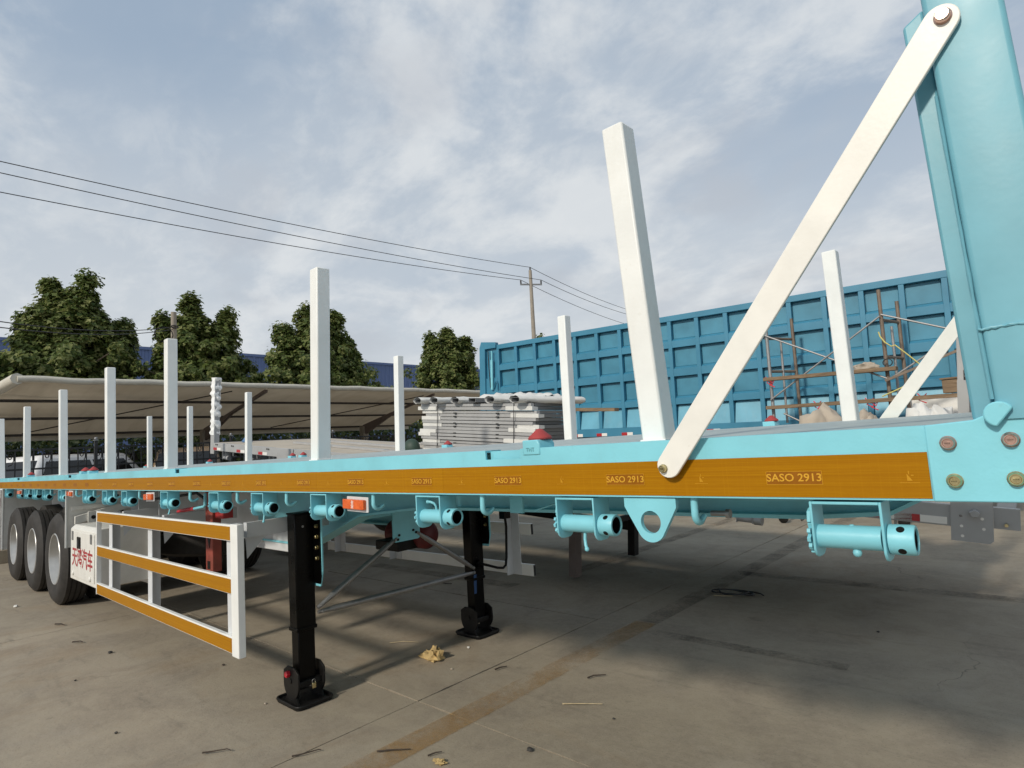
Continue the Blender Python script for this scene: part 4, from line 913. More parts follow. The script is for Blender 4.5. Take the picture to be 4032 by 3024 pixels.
tag(localG(MB().box(-3.9, -3.25, 1.1, 1.2, zt_-.10, zt_-.06)).build('timber_batten', 'wood', None), 'short timber batten sticking out right of the grey board stack', 'batten')
# loose bars on the grey deck
for i, (a, b, ya, yb, lb) in enumerate(((-9.9, -6.9, .85, .62, 'long grey steel bar lying on the grey deck, nearest the rail'), (-10.4, -7.2, 1.6, 1.3, 'long grey steel bar lying along the middle of the grey deck'), (-8.0, -6.0, 2.2, 2.1, 'grey steel bar lying along the far edge of the grey deck'), (-6.85, -6.1, .55, .8, 'short pale bar lying on the grey deck beside the board stack'))):
    tag(localG(MB().beam((a, ya, .185), (b, yb, .185), .09, .034)).build('steel_bar', 'grey', None, bevel=.002), lb, 'bar', 'loose bars on the grey deck')
tag(localG(MB().ball((-6.25, 1.2, .20), .11, 8, (1.3, 1, .6))).build('black_bag', 'rubber', None, smooth=70), 'small black bundle lying on the grey deck left of the board stack', 'bundle')
tag(localG(MB().ball((-6.05, .40, .27), .13, 8, (1.0, .8, 1.0))).build('green_bag', 'greenbag', None, smooth=70), 'dark green bag against the left end of the board stack', 'bag')
tag(localG(MB().lathe([(0, .09), (.02, .10), (.05, .07), (.09, .05), (.10, .01)], (-11.05, .5, .168), (0, 0, 1), 14)).build('blue_hat', 'bluecap', None, smooth=40), 'small blue hat lying on the grey deck beside the wrapped stake', 'hat')

# ------------------------------------------------------------------ blue tipper body
TA = ((0.9975, 0.0653, -0.0273), (-0.0653, 0.9979, 0.0), (0.0272, 0.0018, 0.9996))
B = framed('blue_tipper', (-7.93, 11, 1.65), TA, 'tall blue ribbed tipper trailer standing behind the scaffold', 'trailer')
X0, ST, NC = -2.42, .574, 18
X1 = X0+ST*NC
MB().box(X0-.02, X1, .10, .13, .03, 2.36).build('side_wall', 'tip_panel', B)
MB().box(X0-.02, X1, .131, 2.4, .05, .12).build('floor', 'tip', B); MB().box(X0-.02, X1, 2.4, 2.45, .05, 2.36).build('side_wall', 'tip', B)
MB().box(X0-.04, X0-.02, .10, 2.45, .05, 2.36).build('tail_wall', 'tip', B); MB().box(X1, X1+.04, .10, 2.45, .05, 2.5).build('front_wall', 'tip', B)
rows = [(.0, .145), (.566, .690), (1.134, 1.287), (1.718, 1.857), (2.265, 2.38)]
MB().box(X0-.05, X1+.05, -.015, .099, 2.265, 2.38).build('top_beam', 'tip', B, bevel=.006)
for a, b in rows[1:4]:
    MB().box(X0, X1, -.002, .099, a, b).build('cross_rail', 'tip', B, bevel=.004)
MB().box(X0-.03, X1+.03, -.02, .12, -.03, .145).build('bottom_beam', 'tip', B, bevel=.005)
r0 = None
for k in range(NC+1):
    if r0 is None: r0 = MB().box(X0-.04, X0+.04, -.010, .0985, .146, 2.264).build('rib', 'tip', B, bevel=.004)
    else: copy_tree(r0, B, (k*ST, 0, 0))
# one recessed panel and one sloping ledge for each opening
def panel_proto(z0_, z1_, low_):
    if low_:
        return MB().hexa([(X0+.045, .010, z0_+.002), (X0+ST-.045, .010, z0_+.002), (X0+ST-.045, .098, z0_+.002), (X0+.045, .098, z0_+.002)],
                         [(X0+.060, .080, z1_-.02), (X0+ST-.060, .080, z1_-.02), (X0+ST-.060, .098, z1_-.02), (X0+.060, .098, z1_-.02)]).build('panel', 'tip_low_lit', B, bevel=.002)
    p = MB().box(X0+.052, X0+ST-.052, .083, .0985, z0_+.05, z1_-.012).build('panel', 'tip_panel', B, bevel=.004)
    MB().hexa([(X0+.044, .005, z0_+.001), (X0+ST-.044, .005, z0_+.001), (X0+ST-.044, .082, z0_+.001), (X0+.044, .082, z0_+.001)],
              [(X0+.044, .006, z0_+.003), (X0+ST-.044, .006, z0_+.003), (X0+ST-.044, .082, z0_+.048), (X0+.044, .082, z0_+.048)]).build('ledge', 'tip', p)
    return p
for r_ in range(4):
    z0_, z1_ = rows[r_][1], rows[r_+1][0]
    p0 = panel_proto(z0_, z1_, r_ == 0)
    for k in range(1, NC): copy_tree(p0, B, (k*ST, 0, 0))
for k in range(NC):
    a = X0+.28+k*ST*1.08
    if a > X1-.3: break
    MB().box(a, a+.13, -.0235, -.0205, -.02, .045).build('red_strip', 'reflect_red', B); MB().box(a+.132, a+.262, -.0235, -.0205, -.02, .045).build('white_strip', 'reflect_white', B)
# tail gate with its hydraulic ram
MB().prism([(-3.02, 1.25), (-2.98, 2.36), (-2.92, 2.50), (-2.44, 2.44), (-2.44, 2.30), (-2.80, 2.30), (-2.86, .20), (-3.10, .20)], 'y', -.06, .06).build('tail_post', 'tip', B, bevel=.006)
MB().box(-2.86, -2.45, -.02, .0, .10, 1.55).build('tail_plate', 'tip', B, bevel=.004)
MB().box(-2.87, -2.44, .02, .05, 1.5, 2.32).build('tail_web', 'tip', B)
MB().lathe([(0, .035), (.75, .035), (.75, .018), (.98, .018)], (-2.60, -.06, 1.25), (0.03, 0, 1), 14).build('hydraulic_ram', 'teal', B, smooth=40)
MB().tube([(-2.66, -.05, 1.30), (-2.68, -.06, 1.8), (-2.70, -.05, 2.25)], .012, 6).build('hose', 'wire', B)
MB().tube([(-2.55, -.05, 1.28), (-2.50, -.06, 1.42), (-2.46, -.05, 1.46), (-2.43, -.05, 1.40), (-2.43, -.05, 1.24)], .014, 6).build('hose', 'tip', B, smooth=60)
MB().box(X0, X1, .5, .6, -.45, -.02).build('chassis_beam', 'tip', B); MB().box(X0, X1, 1.9, 2.0, -.45, -.02).build('chassis_beam', 'tip', B)
for a in (-1.6, -.3, 1.0):
    for ly in (.0, 2.1): MB().lathe([(-.13, .30), (-.15, .43), (-.115, .50), (-.09, .53), (.09, .53), (.115, .50), (.15, .43), (.13, .30), (.10, .28), (.08, .1), (.08, .001)], (a, ly+.16, -1.10+a*.027), (0, 1, 0), 32).build('wheel', 'tyre', B, smooth=35)
for ly in (.5, 1.9): MB().box(6.5, 6.65, ly, ly+.14, -1.42, -.45).build('landing_leg', 'black', B)

# ------------------------------------------------------------------ scaffold between the trailers
SC = thing('scaffold', (-2.6, 10.4, 0), 'rusty pipe scaffold frame with planks in front of the blue tipper', 'scaffold')
MB().tube([(-3.558, 10.303, .16), (-3.51, 10.303, 3.187)], .027, 10).build('standard', 'pipe_grey', SC, smooth=50)
MB().lathe([(0, .05), (.01, .075), (.04, .075), (.05, .05)], (-3.558, 10.278, .075), (0, 1, 0), 16).box(-3.578, -3.538, 10.263000000000002, 10.343, .14, .17).build('caster', 'black_dirty', SC, smooth=40)
MB().tube([(-3.318, 10.902, .16), (-3.271, 10.902, 3.426)], .027, 10).build('standard', 'pipe', SC, smooth=50)
MB().lathe([(0, .05), (.01, .075), (.04, .075), (.05, .05)], (-3.318, 10.876999999999999, .075), (0, 1, 0), 16).box(-3.338, -3.298, 10.862, 10.941999999999998, .14, .17).build('caster', 'black_dirty', SC, smooth=40)
MB().tube([(-1.869, 10.303, .16), (-1.821, 10.303, 3.522)], .027, 10).build('standard', 'pipe', SC, smooth=50)
MB().lathe([(0, .05), (.01, .075), (.04, .075), (.05, .05)], (-1.869, 10.278, .075), (0, 1, 0), 16).box(-1.889, -1.849, 10.263000000000002, 10.343, .14, .17).build('caster', 'black_dirty', SC, smooth=40)
MB().tube([(-1.737, 10.902, .16), (-1.701, 10.902, 3.402)], .027, 10).build('standard', 'pipe', SC, smooth=50)
MB().lathe([(0, .05), (.01, .075), (.04, .075), (.05, .05)], (-1.737, 10.876999999999999, .075), (0, 1, 0), 16).box(-1.7570000000000001, -1.717, 10.862, 10.941999999999998, .14, .17).build('caster', 'black_dirty', SC, smooth=40)
MB().tube([(-0.419, 10.303, .16), (-0.395, 10.303, 3.163)], .027, 10).build('standard', 'pipe', SC, smooth=50)
MB().lathe([(0, .05), (.01, .075), (.04, .075), (.05, .05)], (-0.419, 10.278, .075), (0, 1, 0), 16).box(-0.439, -0.39899999999999997, 10.263000000000002, 10.343, .14, .17).build('caster', 'black_dirty', SC, smooth=40)
MB().tube([(-3.426, 10.602, 1.629), (-3.39, 10.602, 3.019)], .02, 8).build('inner_pipe', 'pipe_grey', SC, smooth=50)
MB().tube([(-1.785, 10.602, 1.725), (-1.761, 10.602, 2.983)], .02, 8).build('inner_pipe', 'pipe_grey', SC, smooth=50)
MB().tube([(-3.534, 10.303, 3.067), (-3.294, 10.902, 3.067)], .024, 8).build('ladder_rung', 'pipe', SC)
MB().tube([(-1.833, 10.303, 3.067), (-1.713, 10.902, 3.067)], .024, 8).build('ladder_rung', 'pipe', SC)
MB().tube([(-3.534, 10.303, 2.504), (-3.294, 10.902, 2.504)], .024, 8).build('ladder_rung', 'pipe', SC)
MB().tube([(-1.833, 10.303, 2.504), (-1.713, 10.902, 2.504)], .024, 8).build('ladder_rung', 'pipe', SC)
MB().tube([(-3.534, 10.303, 1.905), (-3.294, 10.902, 1.905)], .024, 8).build('ladder_rung', 'pipe', SC)
MB().tube([(-1.833, 10.303, 1.905), (-1.713, 10.902, 1.905)], .024, 8).build('ladder_rung', 'pipe', SC)
MB().tube([(-3.534, 10.267, 3.115), (-1.845, 10.267, 2.18)], .014, 8).build('cross_brace', 'pipe_grey', SC, smooth=50)
MB().tube([(-3.534, 10.243, 2.024), (-1.833, 10.243, 3.115)], .014, 8).build('cross_brace', 'pipe_grey', SC, smooth=50)
MB().tube([(-1.821, 10.267, 3.139), (-0.419, 10.267, 2.504)], .014, 8).build('cross_brace', 'pipe_grey', SC, smooth=50)
MB().tube([(-1.845, 10.243, 2.144), (-0.419, 10.243, 2.983)], .014, 8).build('cross_brace', 'pipe_grey', SC, smooth=50)
MB().tube([(-3.354, 10.255, 1.785), (-2.755, 10.255, 1.425)], .014, 8).build('cross_brace', 'pipe_grey', SC, smooth=50)
MB().beam((-3.594, 10.243, 2.372), (-1.701, 10.243, 2.312), .18, .055).build('plank', 'wood', SC)
MB().beam((-3.594, 10.255, 1.899), (-0.898, 10.255, 1.845), .22, .055).build('plank', 'wood', SC)
MB().beam((-1.857, 10.183, 2.144), (-0.719, 10.183, 2.54), .035, .035).build('cross_brace', 'pipe', SC)
MB().tube([(-3.558, 10.183, 2.408), (-3.486, 10.171, 2.324), (-3.45, 10.183, 2.396), (-3.546, 10.183, 2.312), (-3.462, 10.183, 2.264)], .009, 5).build('tie', 'tie_red', SC)
MB().tube([(-3.522, 10.183, 2.372), (-3.45, 10.171, 2.288), (-3.414, 10.183, 2.36), (-3.51, 10.183, 2.276), (-3.426, 10.183, 2.228)], .009, 5).build('tie', 'tie_red', SC)
MB().tube([(-2.863, 10.183, 1.941), (-2.791, 10.171, 1.857), (-2.755, 10.183, 1.929), (-2.851, 10.183, 1.845), (-2.767, 10.183, 1.797)], .009, 5).build('tie', 'tie_red', SC)
MB().tube([(-2.144, 10.183, 1.917), (-2.073, 10.171, 1.833), (-2.037, 10.183, 1.905), (-2.132, 10.183, 1.821), (-2.049, 10.183, 1.773)], .009, 5).build('tie', 'tie_red', SC)
MB().tube([(-2.085, 10.183, 1.869), (-2.013, 10.171, 1.785), (-1.977, 10.183, 1.857), (-2.073, 10.183, 1.773), (-1.989, 10.183, 1.725)], .009, 5).build('tie', 'tie_red', SC)
MB().tube([(-1.486, 10.183, 1.917), (-1.414, 10.171, 1.833), (-1.378, 10.183, 1.905), (-1.474, 10.183, 1.821), (-1.39, 10.183, 1.773)], .009, 5).build('tie', 'tie_red', SC)
tag(MB().tube([(-1.863, 10.183, 2.875), (-1.851, 10.183, 2.803), (-1.797, 10.159, 2.707), (-1.725, 10.183, 2.635), (-1.677, 10.183, 2.647), (-1.533, 10.183, 2.48), (-1.378, 10.183, 2.288), (-1.282, 10.183, 2.204), (-1.438, 10.159, 2.12), (-1.677, 10.159, 2.012), (-1.917, 10.159, 1.917)], .010, 6).build('yellow_rope', 'rope_y', None, smooth=60), 'thin yellow rope tied between the scaffold pipes', 'rope')
tag(MB().box(-2.790, -2.720, 10.120, 10.150, 1.627, 1.847).build('red_rag', 'tie_red', None, bevel=.01), 'red rag hanging from the lower scaffold plank', 'rag')
def lump(name, mat, c, s_, seed, label, cat, rough=.25, n=16):
    mb = MB().ball((0, 0, 0), 1, n)
    for i, p in enumerate(mb.v):
        d = p.normalized() if p.length else Vector((0, 0, 1))
        k_ = 1+rough*noise.noise(d*1.7+Vector((seed, 0, 0)))+rough*.5*noise.noise(d*4+Vector((0, seed, 0)))-rough*.45*abs(noise.noise(Vector((d.x*7, d.y*7, d.z*3+seed))))
        mb.v[i] = Vector((d.x*s_[0]*k_, d.y*s_[1]*k_, max(-.62, d.z)*s_[2]*k_))+Vector(c)
    return tag(mb.build(name, mat, None, smooth=75), label, cat)
wb = thing('wooden_crate', (-1.054, 10.231, 1.887), 'small rough brown wooden box standing on the scaffold plank', 'box')
MB().box(-1.179, -0.929, 10.131, 10.331, 1.887, 2.072).build('crate_body', 'wood', wb, bevel=.006); MB().box(-1.199, -0.914, 10.111, 10.351, 2.073, 2.097).build('crate_lid', 'wood', wb, bevel=.004)
lump('bulk_sack', 'sack', (-1.86, 6.75, 1.33), (.27, .30, .40), 3, 'dirty tan bulk sack slumped on the grey deck before the scaffold', 'sack', .32)
lump('bulk_sack', 'sack', (-1.43, 6.80, 1.30), (.13, .22, .38), 9, 'narrow tan sack on the grey deck right of the far front stake', 'sack', .32)
lump('plastic_sheet', 'foam', (-.90, 6.7, 1.20), (.27, .30, .46), 5, 'crumpled pale plastic sheeting heaped on the grey deck beside the headboard', 'sheet', .5)
lump('rope_bundle', 'sack', (-2.096, 10.243, 2.378), (.15, .09, .07), 7, 'small tan bundle lying on the upper scaffold plank', 'bundle', .5)
tag(MB().box(-1.75, -.55, 11.05, 11.09, .9, 1.90).build('reflection_board', 'reflect_white', None), 'added white board imitating the bright reflection on the lower tipper panels', 'board')  # board added to imitate light reflected by the tipper's bottom row
tag(MB().tube([(-1.737, 10.183, 2.408), (-1.745, 10.183, 2.435), (-1.767, 10.183, 2.454), (-1.797, 10.183, 2.462), (-1.827, 10.183, 2.454), (-1.849, 10.183, 2.435), (-1.857, 10.183, 2.408), (-1.849, 10.183, 2.381), (-1.827, 10.183, 2.361), (-1.797, 10.183, 2.354), (-1.767, 10.183, 2.361), (-1.745, 10.183, 2.381), (-1.737, 10.183, 2.408)], .008, 6).build('cable_loop', 'wire', None), 'black cable loop hung at the end of the upper scaffold plank', 'cable')

# ------------------------------------------------------------------ fence, carport, cars
FX = -15.1
F = thing('iron_fence', (FX, 3, .25), 'black wrought iron fence with scrolls along the kerb', 'fence')
fy0, fy1 = -3.0, 11.5
for z_ in (.40, 1.70, 2.08): MB().box(FX-.015, FX+.015, fy0, fy1, z_-.018, z_+.018).build('rail', 'iron', F)
y_ = fy0; b0_ = None; k = 0
sc0 = None
while y_ < fy1:
    if b0_ is None: b0_ = MB().box(FX-.010, FX+.010, y_-.010, y_+.010, .25, 2.08).build('bar', 'iron', F); yb0 = y_
    else: copy_tree(b0_, F, (0, y_-yb0, 0))
    if k % 2 == 0:
        if sc0 is None:
            pts = [(FX, y_+.07+.055*(1-t/14)*math.cos(t*.75)-.0, 1.96+.09*(1-t/16)*math.sin(t*.75)) for t in range(12)]
            pts = pts[::-1]+[(FX, y_+.125, 1.88), (FX, y_+.09, 1.80), (FX, y_+.04, 1.78)]
            sc0 = MB().tube(pts, .010, 5).build('scroll', 'iron', F); ys0 = y_
        else: copy_tree(sc0, F, (0, y_-ys0, 0))
    y_ += .145; k += 1
for yy in (-2.2, .6, 3.4, 6.2, 9.0):
    p_ = MB().box(FX-.03, FX+.03, yy-.03, yy+.03, .25, 2.22).build('pillar', 'iron', F, bevel=.006)
    MB().box(FX-.042, FX+.042, yy-.042, yy+.042, 2.22, 2.24).ball((FX, yy, 2.265), .032, 6).build('pillar_cap', 'galv', p_, smooth=40)

CP = thing('carport', (-20, 8, .25), 'long tan carport canopy on cantilever posts over the parked cars', 'carport')
cy0, cy1 = 2.35, 17.5
A_ = [(-17.05, 3.74), (-19.0, 3.55), (-21.0, 3.20), (-22.7, 2.78)]
mb = MB(); ncol = 40
for side in (0,):
    for i in range(ncol+1):
        yy = cy0+(cy1-cy0)*i/ncol
        for j, (xa, za) in enumerate(A_):
            skew = -.9*(j/3)*(1-i/ncol)
            wv = .05*noise.noise(Vector((yy*.9, j*.7, 0)))-(.03*math.sin((yy-cy0)/2.6*math.pi)**2 if j else 0)
            mb.v.append(Vector((xa, yy+skew, za+wv-side*.02)))
na = len(A_); sh_ = (ncol+1)*na
for i in range(ncol):
    for j in range(na-1):
        a = i*na+j; mb.f.append((a, a+1, a+na+1, a+na))
mb.build('roof_sheet', 'canvas', CP, smooth=40, fix=False)
mb = MB(); n_ = 60
mb.tube([(-17.02+.03*noise.noise(Vector((i*.4, 1, 1))), cy0+(cy1-cy0)*i/n_, 3.73+.035*noise.noise(Vector((i*.33, 0, 0)))) for i in range(n_+1)], .075, 8).build('edge_roll', 'canvas_edge', CP, smooth=60)
MB().tube([(-17.02, cy0, 3.74), (-19.0, cy0-.3, 3.55), (-21.0, cy0-.6, 3.2), (-22.7, cy0-.9, 2.78)], .13, 8).build('edge_roll', 'canvas_edge', CP, smooth=60)
MB().box(-22.75, -22.68, cy0-.9, cy1, 2.60, 2.80).build('rear_valance', 'canvas_edge', CP)
for xa, za in ((-18.9, 3.47), (-20.7, 3.16), (-22.3, 2.80)): MB().box(xa-.04, xa+.04, cy0-.4, cy1, za-.08, za-.01).build('purlin', 'steel_dark', CP)
for yy in (1.9, 8.15, 14.6):
    MB().prism([(-22.0, 2.35), (-22.0, 2.80), (-17.3, 3.66), (-17.3, 3.58), (-19.8, 3.12)], 'y', yy-.05, yy+.05).build('cantilever_arm', 'grey_brown', CP)
    MB().box(-22.15, -21.85, yy-.12, yy+.12, .25, 2.75).build('post', 'concrete_pole', CP)
for (p, q_) in (((-17.4, 7.2, 3.60), (-22.2, 3.2, 2.80)), ((-17.4, 14.2, 3.58), (-22.2, 10.6, 2.80))):
    MB().tube([p, q_], .018, 6).build('tie_rod', 'steel_dark', CP)

def car(loc, rz, body, label, L=4.5, Wd=1.82, H=1.72, suv=True, name='parked_car'):
    c = thing(name, (0, 0, 0), label, 'car', 'cars parked under the carport')
    hw = Wd/2
    # body shell: stations along the length, each a rounded half section
    st_ = [(-L/2, .45, .80, .80), (-L/2+.12, .30, .98, .92), (-L/2+1.15, .22, 1.05, 1.0), (0, .22, 1.08, 1.0), (L/2-.8, .22, 1.08, 1.0), (L/2-.1, .30, 1.02, .94), (L/2, .45, .90, .84)]
    b = MB(); n_ = 12
    for (x_, zl, zh, ws) in st_:
        for k in range(n_):
            a = 2*math.pi*(k+.5)/n_; cy_, sz = math.cos(a), math.sin(a)
            e = .42; yy = math.copysign(abs(cy_)**e, cy_)*hw*ws; zz_ = (zl+zh)/2+math.copysign(abs(sz)**e, sz)*(zh-zl)/2
            b.v.append(Vector((x_, yy, zz_)))
    for i in range(len(st_)-1):
        for k in range(n_): b.f.append((i*n_+k, i*n_+(k+1) % n_, (i+1)*n_+(k+1) % n_, (i+1)*n_+k))
    b.f += [tuple(range(n_))[::-1], tuple(range((len(st_)-1)*n_, len(st_)*n_))]
    b.build('body', body, c, smooth=40)
    zb_ = 1.02; r1 = -L/2+1.0; r2 = L/2-.15 if suv else L/2-.7; t1 = r1+.75; t2 = r2-.35; wi, wt = hw*.93, hw*.76
    MB().hexa([(r1, -wi, zb_), (r2, -wi, zb_), (r2, wi, zb_), (r1, wi, zb_)], [(t1, -wt, H), (t2, -wt, H), (t2, wt, H), (t1, wt, H)]).build('cabin', body, c, bevel=.09)
    def onside(s_, u0, u1, v0, v1, off=.012):
        def P(u, v):
            x0_, x1_ = r1+(t1-r1)*v, r2+(t2-r2)*v; y_ = (wi+(wt-wi)*v)+off; return (x0_+(x1_-x0_)*u, s_*y_, zb_+(H-zb_)*v)
        a = [P(u0, v0), P(u1, v0), P(u1, v1), P(u0, v1)]; return MB().hexa(a, [(p[0], p[1]-s_*.02, p[2]) for p in a])
    for s_ in (-1, 1):
        for u0, u1 in ((.10, .46), (.49, .78), (.80, .93)): onside(s_, u0, u1, .12, .80).build('side_window', 'glass', c)
        mr = MB().ball((r1+.45, s_*(hw+.10), 1.12), .11, 6, (.7, 1, .7)).build('mirror', body, c, smooth=60)
    for (xa, xb, s_) in ((r1, t1, -1), (r2, t2, 1)):
        def Q(v, w_): x_ = xa+(xb-xa)*v+s_*.012; return (x_, w_*(wi+(wt-wi)*v)*.90, zb_+(H-zb_)*v)
        a = [Q(.10, -1), Q(.10, 1), Q(.84, 1), Q(.84, -1)]; MB().hexa(a, [(p[0]-s_*.02, p[1], p[2]) for p in a]).build('windscreen', 'glass', c)
    for s_ in (-1, 1):
        MB().tube([(t1+.2, s_*wt*.92, H+.03), (t2-.1, s_*wt*.92, H+.03)], .022, 6).build('roof_rail', 'black', c)
        for x_ in (-L/2+.85, L/2-.9):
            MB().lathe([(0, .2), (.01, .33), (.10, .35), (.20, .33), (.21, .2)], (x_, s_*hw-(.21 if s_ > 0 else 0), .35), (0, 1, 0), 24).build('wheel', 'tyre', c, smooth=40)
        MB().box(-L/2-.01, -L/2+.12, s_*hw*.55-.18, s_*hw*.55+.18, .72, .84).build('headlight', 'reflect_white', c, bevel=.02)
        MB().box(L/2-.12, L/2+.01, s_*hw*.6-.16, s_*hw*.6+.16, .80, .95).build('tail_light', 'reflect_red', c, bevel=.02)
    c.location = loc; c.rotation_euler = (0, 0, R(rz)); return c
car((-20.3, 1.75, .25), 20, 'carwhite', 'white car at the far left under the carport behind the fence', suv=False, H=1.62)
car((-19.0, 4.1, .25), -62, 'carwhite', 'white SUV with dark windows behind the iron fence under the carport', H=1.78)
car((-18.6, 6.6, .25), -25, 'carbeige', 'beige brown SUV with roof rack parked between the white cars', H=1.80)
car((-18.4, 8.9, .25), -20, 'carwhite', 'white car beside the beige SUV, seen left of the wrapped stake', suv=False, H=1.62)

# ------------------------------------------------------------------ foliage
def leaf_into(v, f, c, nrm, size, spin):
    n_ = nrm.normalized(); t = n_.cross(Vector((0, 0, 1)) if abs(n_.z) < .9 else Vector((1, 0, 0))).normalized(); b = n_.cross(t)
    t, b = t*math.cos(spin)+b*math.sin(spin), -t*math.sin(spin)+b*math.cos(spin)
    pts = ((0, -.5), (.50, -.10), (.20, .06), (0, .58), (-.20, .06), (-.50, -.10))
    i0 = len(v)
    for (a, d) in pts: v.append(c+t*(a*size)+b*(d*size)+n_*(-.10*size*abs(a)*2))
    f.append((i0, i0+1, i0+2, i0+4, i0+5)); f.append((i0+2, i0+3, i0+4))
def make_tree(name, x, y, z0_, h, rad, tips, seed, label, nl=15000, base=.30, leafs=.225):
    rnd = random.Random(seed)
    t = thing(name, (x, y, z0_), label, 'tree', 'plane trees behind the carport')
    tr = MB().tube([(x, y, z0_), (x+.03, y+.05, z0_+h*.3), (x, y, z0_+h*.6), (x-.05, y, z0_+h*.85)], [.20, .16, .10, .04], 10)
    clumps = []
    for (dx, dy, th, tr_) in tips:       # leaders: offset, top height fraction, radius fraction
        n_ = int(190*tr_)+50
        for i in range(n_):
            u = rnd.random()**.8; zf = base+(th-base)*u
            env = (1-((zf-base)/(th-base))**1.35)*.95+.07
            env *= min(1, .62+(zf-base)*3.2)
            a = rnd.uniform(0, 2*math.pi); rr = rad*tr_*env*(rnd.random()**.5)*rnd.uniform(.82, 1.12)
            k_ = (zf-base)/(1-base)
            if rnd.random() < .06: rr *= 1.22
            clumps.append(Vector((x+dx*rad*k_+rr*math.cos(a), y+dy*rad*k_+rr*math.sin(a), z0_+h*zf+rnd.uniform(-.15, .15))))
    for c in rnd.sample(clumps, min(38, len(clumps))):
        zb_ = max(z0_+h*.25, c.z-rnd.uniform(.8, 1.8)); st0 = Vector((x, y, zb_))
        tr.tube([st0, st0.lerp(c, .5)+Vector((0, 0, .15)), c], [.055, .035, .012], 5)
    tr.build('trunk', 'bark', t, smooth=50)
    v, f = [], []; per = max(1, nl//len(clumps)); ctr = Vector((x, y, z0_+h*.5))
    for c in clumps:
        rc = rnd.uniform(.20, .46); out = (c-ctr); out.z *= .4; out = out.normalized() if out.length > 0 else Vector((0, 0, 1))
        for i in range(per):
            d = Vector((rnd.gauss(0, 1), rnd.gauss(0, 1), rnd.gauss(0, .8))).normalized()
            p = c+d*rc*rnd.uniform(.45, 1.08)
            nrm = d*.7+out*.5+Vector((rnd.gauss(0, .45), rnd.gauss(0, .45), .55+rnd.gauss(0, .3)))
            leaf_into(v, f, p, nrm, leafs*rnd.uniform(.45, 1.25), rnd.uniform(0, 6.28))
    mb = MB(); mb.v = v; mb.f = f; mb.build('crown', 'leaf', t, fix=False)
    return t
make_tree('plane_tree', -30.2, 5.9, .25, 9.5, 5.0, [(-.1, -.14, .985, .34), (.1, .10, 1.0, .36), (0, -.42, .80, .50), (.1, .50, .80, .52), (0, 0, .93, .86), (0, .62, .66, .6), (0, -.3, .86, .5)], 1, 'large plane tree with two tops left of the short concrete pole', 70000)
make_tree('plane_tree', -29.6, 1.9, .25, 7.6, 3.8, [(0, 0, 1, .9), (0, .4, .85, .6), (0, -.5, .8, .7)], 6, 'dark lower plane tree at the left edge of the picture', 24000)
make_tree('plane_tree', -28.8, 10.35, .25, 8.95, 4.6, [(0, -.06, 1.0, .32), (.1, .30, .93, .40), (0, -.36, .88, .36), (.1, .55, .70, .6), (0, -.5, .66, .6), (0, 0, .90, .84)], 2, 'plane tree with three tops behind the short concrete pole', 54000)
make_tree('plane_tree', -27.4, 15.45, .25, 8.95, 5.8, [(0, -.06, 1.0, .34), (0, .22, .95, .40), (0, -.36, .84, .5), (0, .42, .82, .5), (0, 0, .92, .82)], 3, 'rounded plane tree behind the second stake from the headboard', 58000)
make_tree('plane_tree', -28.4, 25.3, .25, 8.8, 4.8, [(0, 0, 1.0, .5), (0, .36, .95, .45), (0, -.32, .94, .45), (0, 0, .94, .86)], 4, 'plane tree left of the blue tipper above the board stack', 40000, leafs=.22)
make_tree('plane_tree', -25.0, 30.6, .25, 8.3, 1.0, [(0, 0, 1.0, .8), (0, .3, .94, .7)], 5, 'small tree top showing above the blue tipper beside the tall pole', 3500)
def hedge(name, x0, x1, y0, y1, z0_, z1_, n, seed, label):
    rnd = random.Random(seed); v, f = [], []
    for i in range(n):
        yy = rnd.uniform(y0, y1); top = z1_+.35*noise.noise(Vector((yy*.8, seed, 0)))+.2*noise.noise(Vector((yy*2.7, seed, 3)))
        zz_ = z0_+(top-z0_)*rnd.random(); fr = rnd.random()**2.2
        p = Vector((x1-(x1-x0)*fr+.2*noise.noise(Vector((yy*2, zz_*2, seed))), yy, zz_))
        leaf_into(v, f, p, Vector((1+rnd.gauss(0, .6), rnd.gauss(0, .6), .5+rnd.gauss(0, .5))), rnd.uniform(.11, .22), rnd.uniform(0, 6.28))
    t = thing(name, ((x0+x1)/2, (y0+y1)/2, z0_), label, 'hedge')
    mb = MB(); mb.v = v; mb.f = f; mb.build('leaves', 'hedge', t, fix=False)
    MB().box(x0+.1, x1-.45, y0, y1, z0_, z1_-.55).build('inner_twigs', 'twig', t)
hedge('hedge', -24.6, -23.2, -2, 24, .25, 2.75, 16000, 21, 'dark green hedge behind the parked cars and carport')

# ------------------------------------------------------------------ sheds and poles
S = thing('blue_shed', (-61, 40, .25), 'long blue corrugated shed behind the plane trees', 'building')
mb = MB(); yy = -8.0; pr_ = []
while yy < 62:
    pr_ += [(-60, yy), (-60, yy+.28), (-59.93, yy+.34), (-59.93, yy+.46), (-60, yy+.52)]; yy += .56
pr_ += [(-60, yy), (-75, yy), (-75, -8)]
mb.prism(pr_, 'z', .25, 12.15).build('wall', 'corr', S)
MB().box(-75.2, -59.85, -8.2, 62.4, 12.152, 12.42).build('roof_edge', 'corr', S)
D_ = thing('dark_roof_shed', (-23, 33, .25), 'dark shed roof peeping above the blue tipper near the tall pole', 'building')
MB().box(-26, -21.6, 31.3, 38, .25, 8.4).build('wall', 'blackroof', D_); MB().prism([(31.0, 8.4), (34.5, 9.05), (38.3, 8.4), (38.3, 8.25), (31.0, 8.25)], 'x', -26.3, -21.4).build('roof', 'blackroof', D_)
PT = thing('utility_pole', (-24.2, 28.9, .25), 'tall concrete utility pole with crossarm and three wires', 'pole')
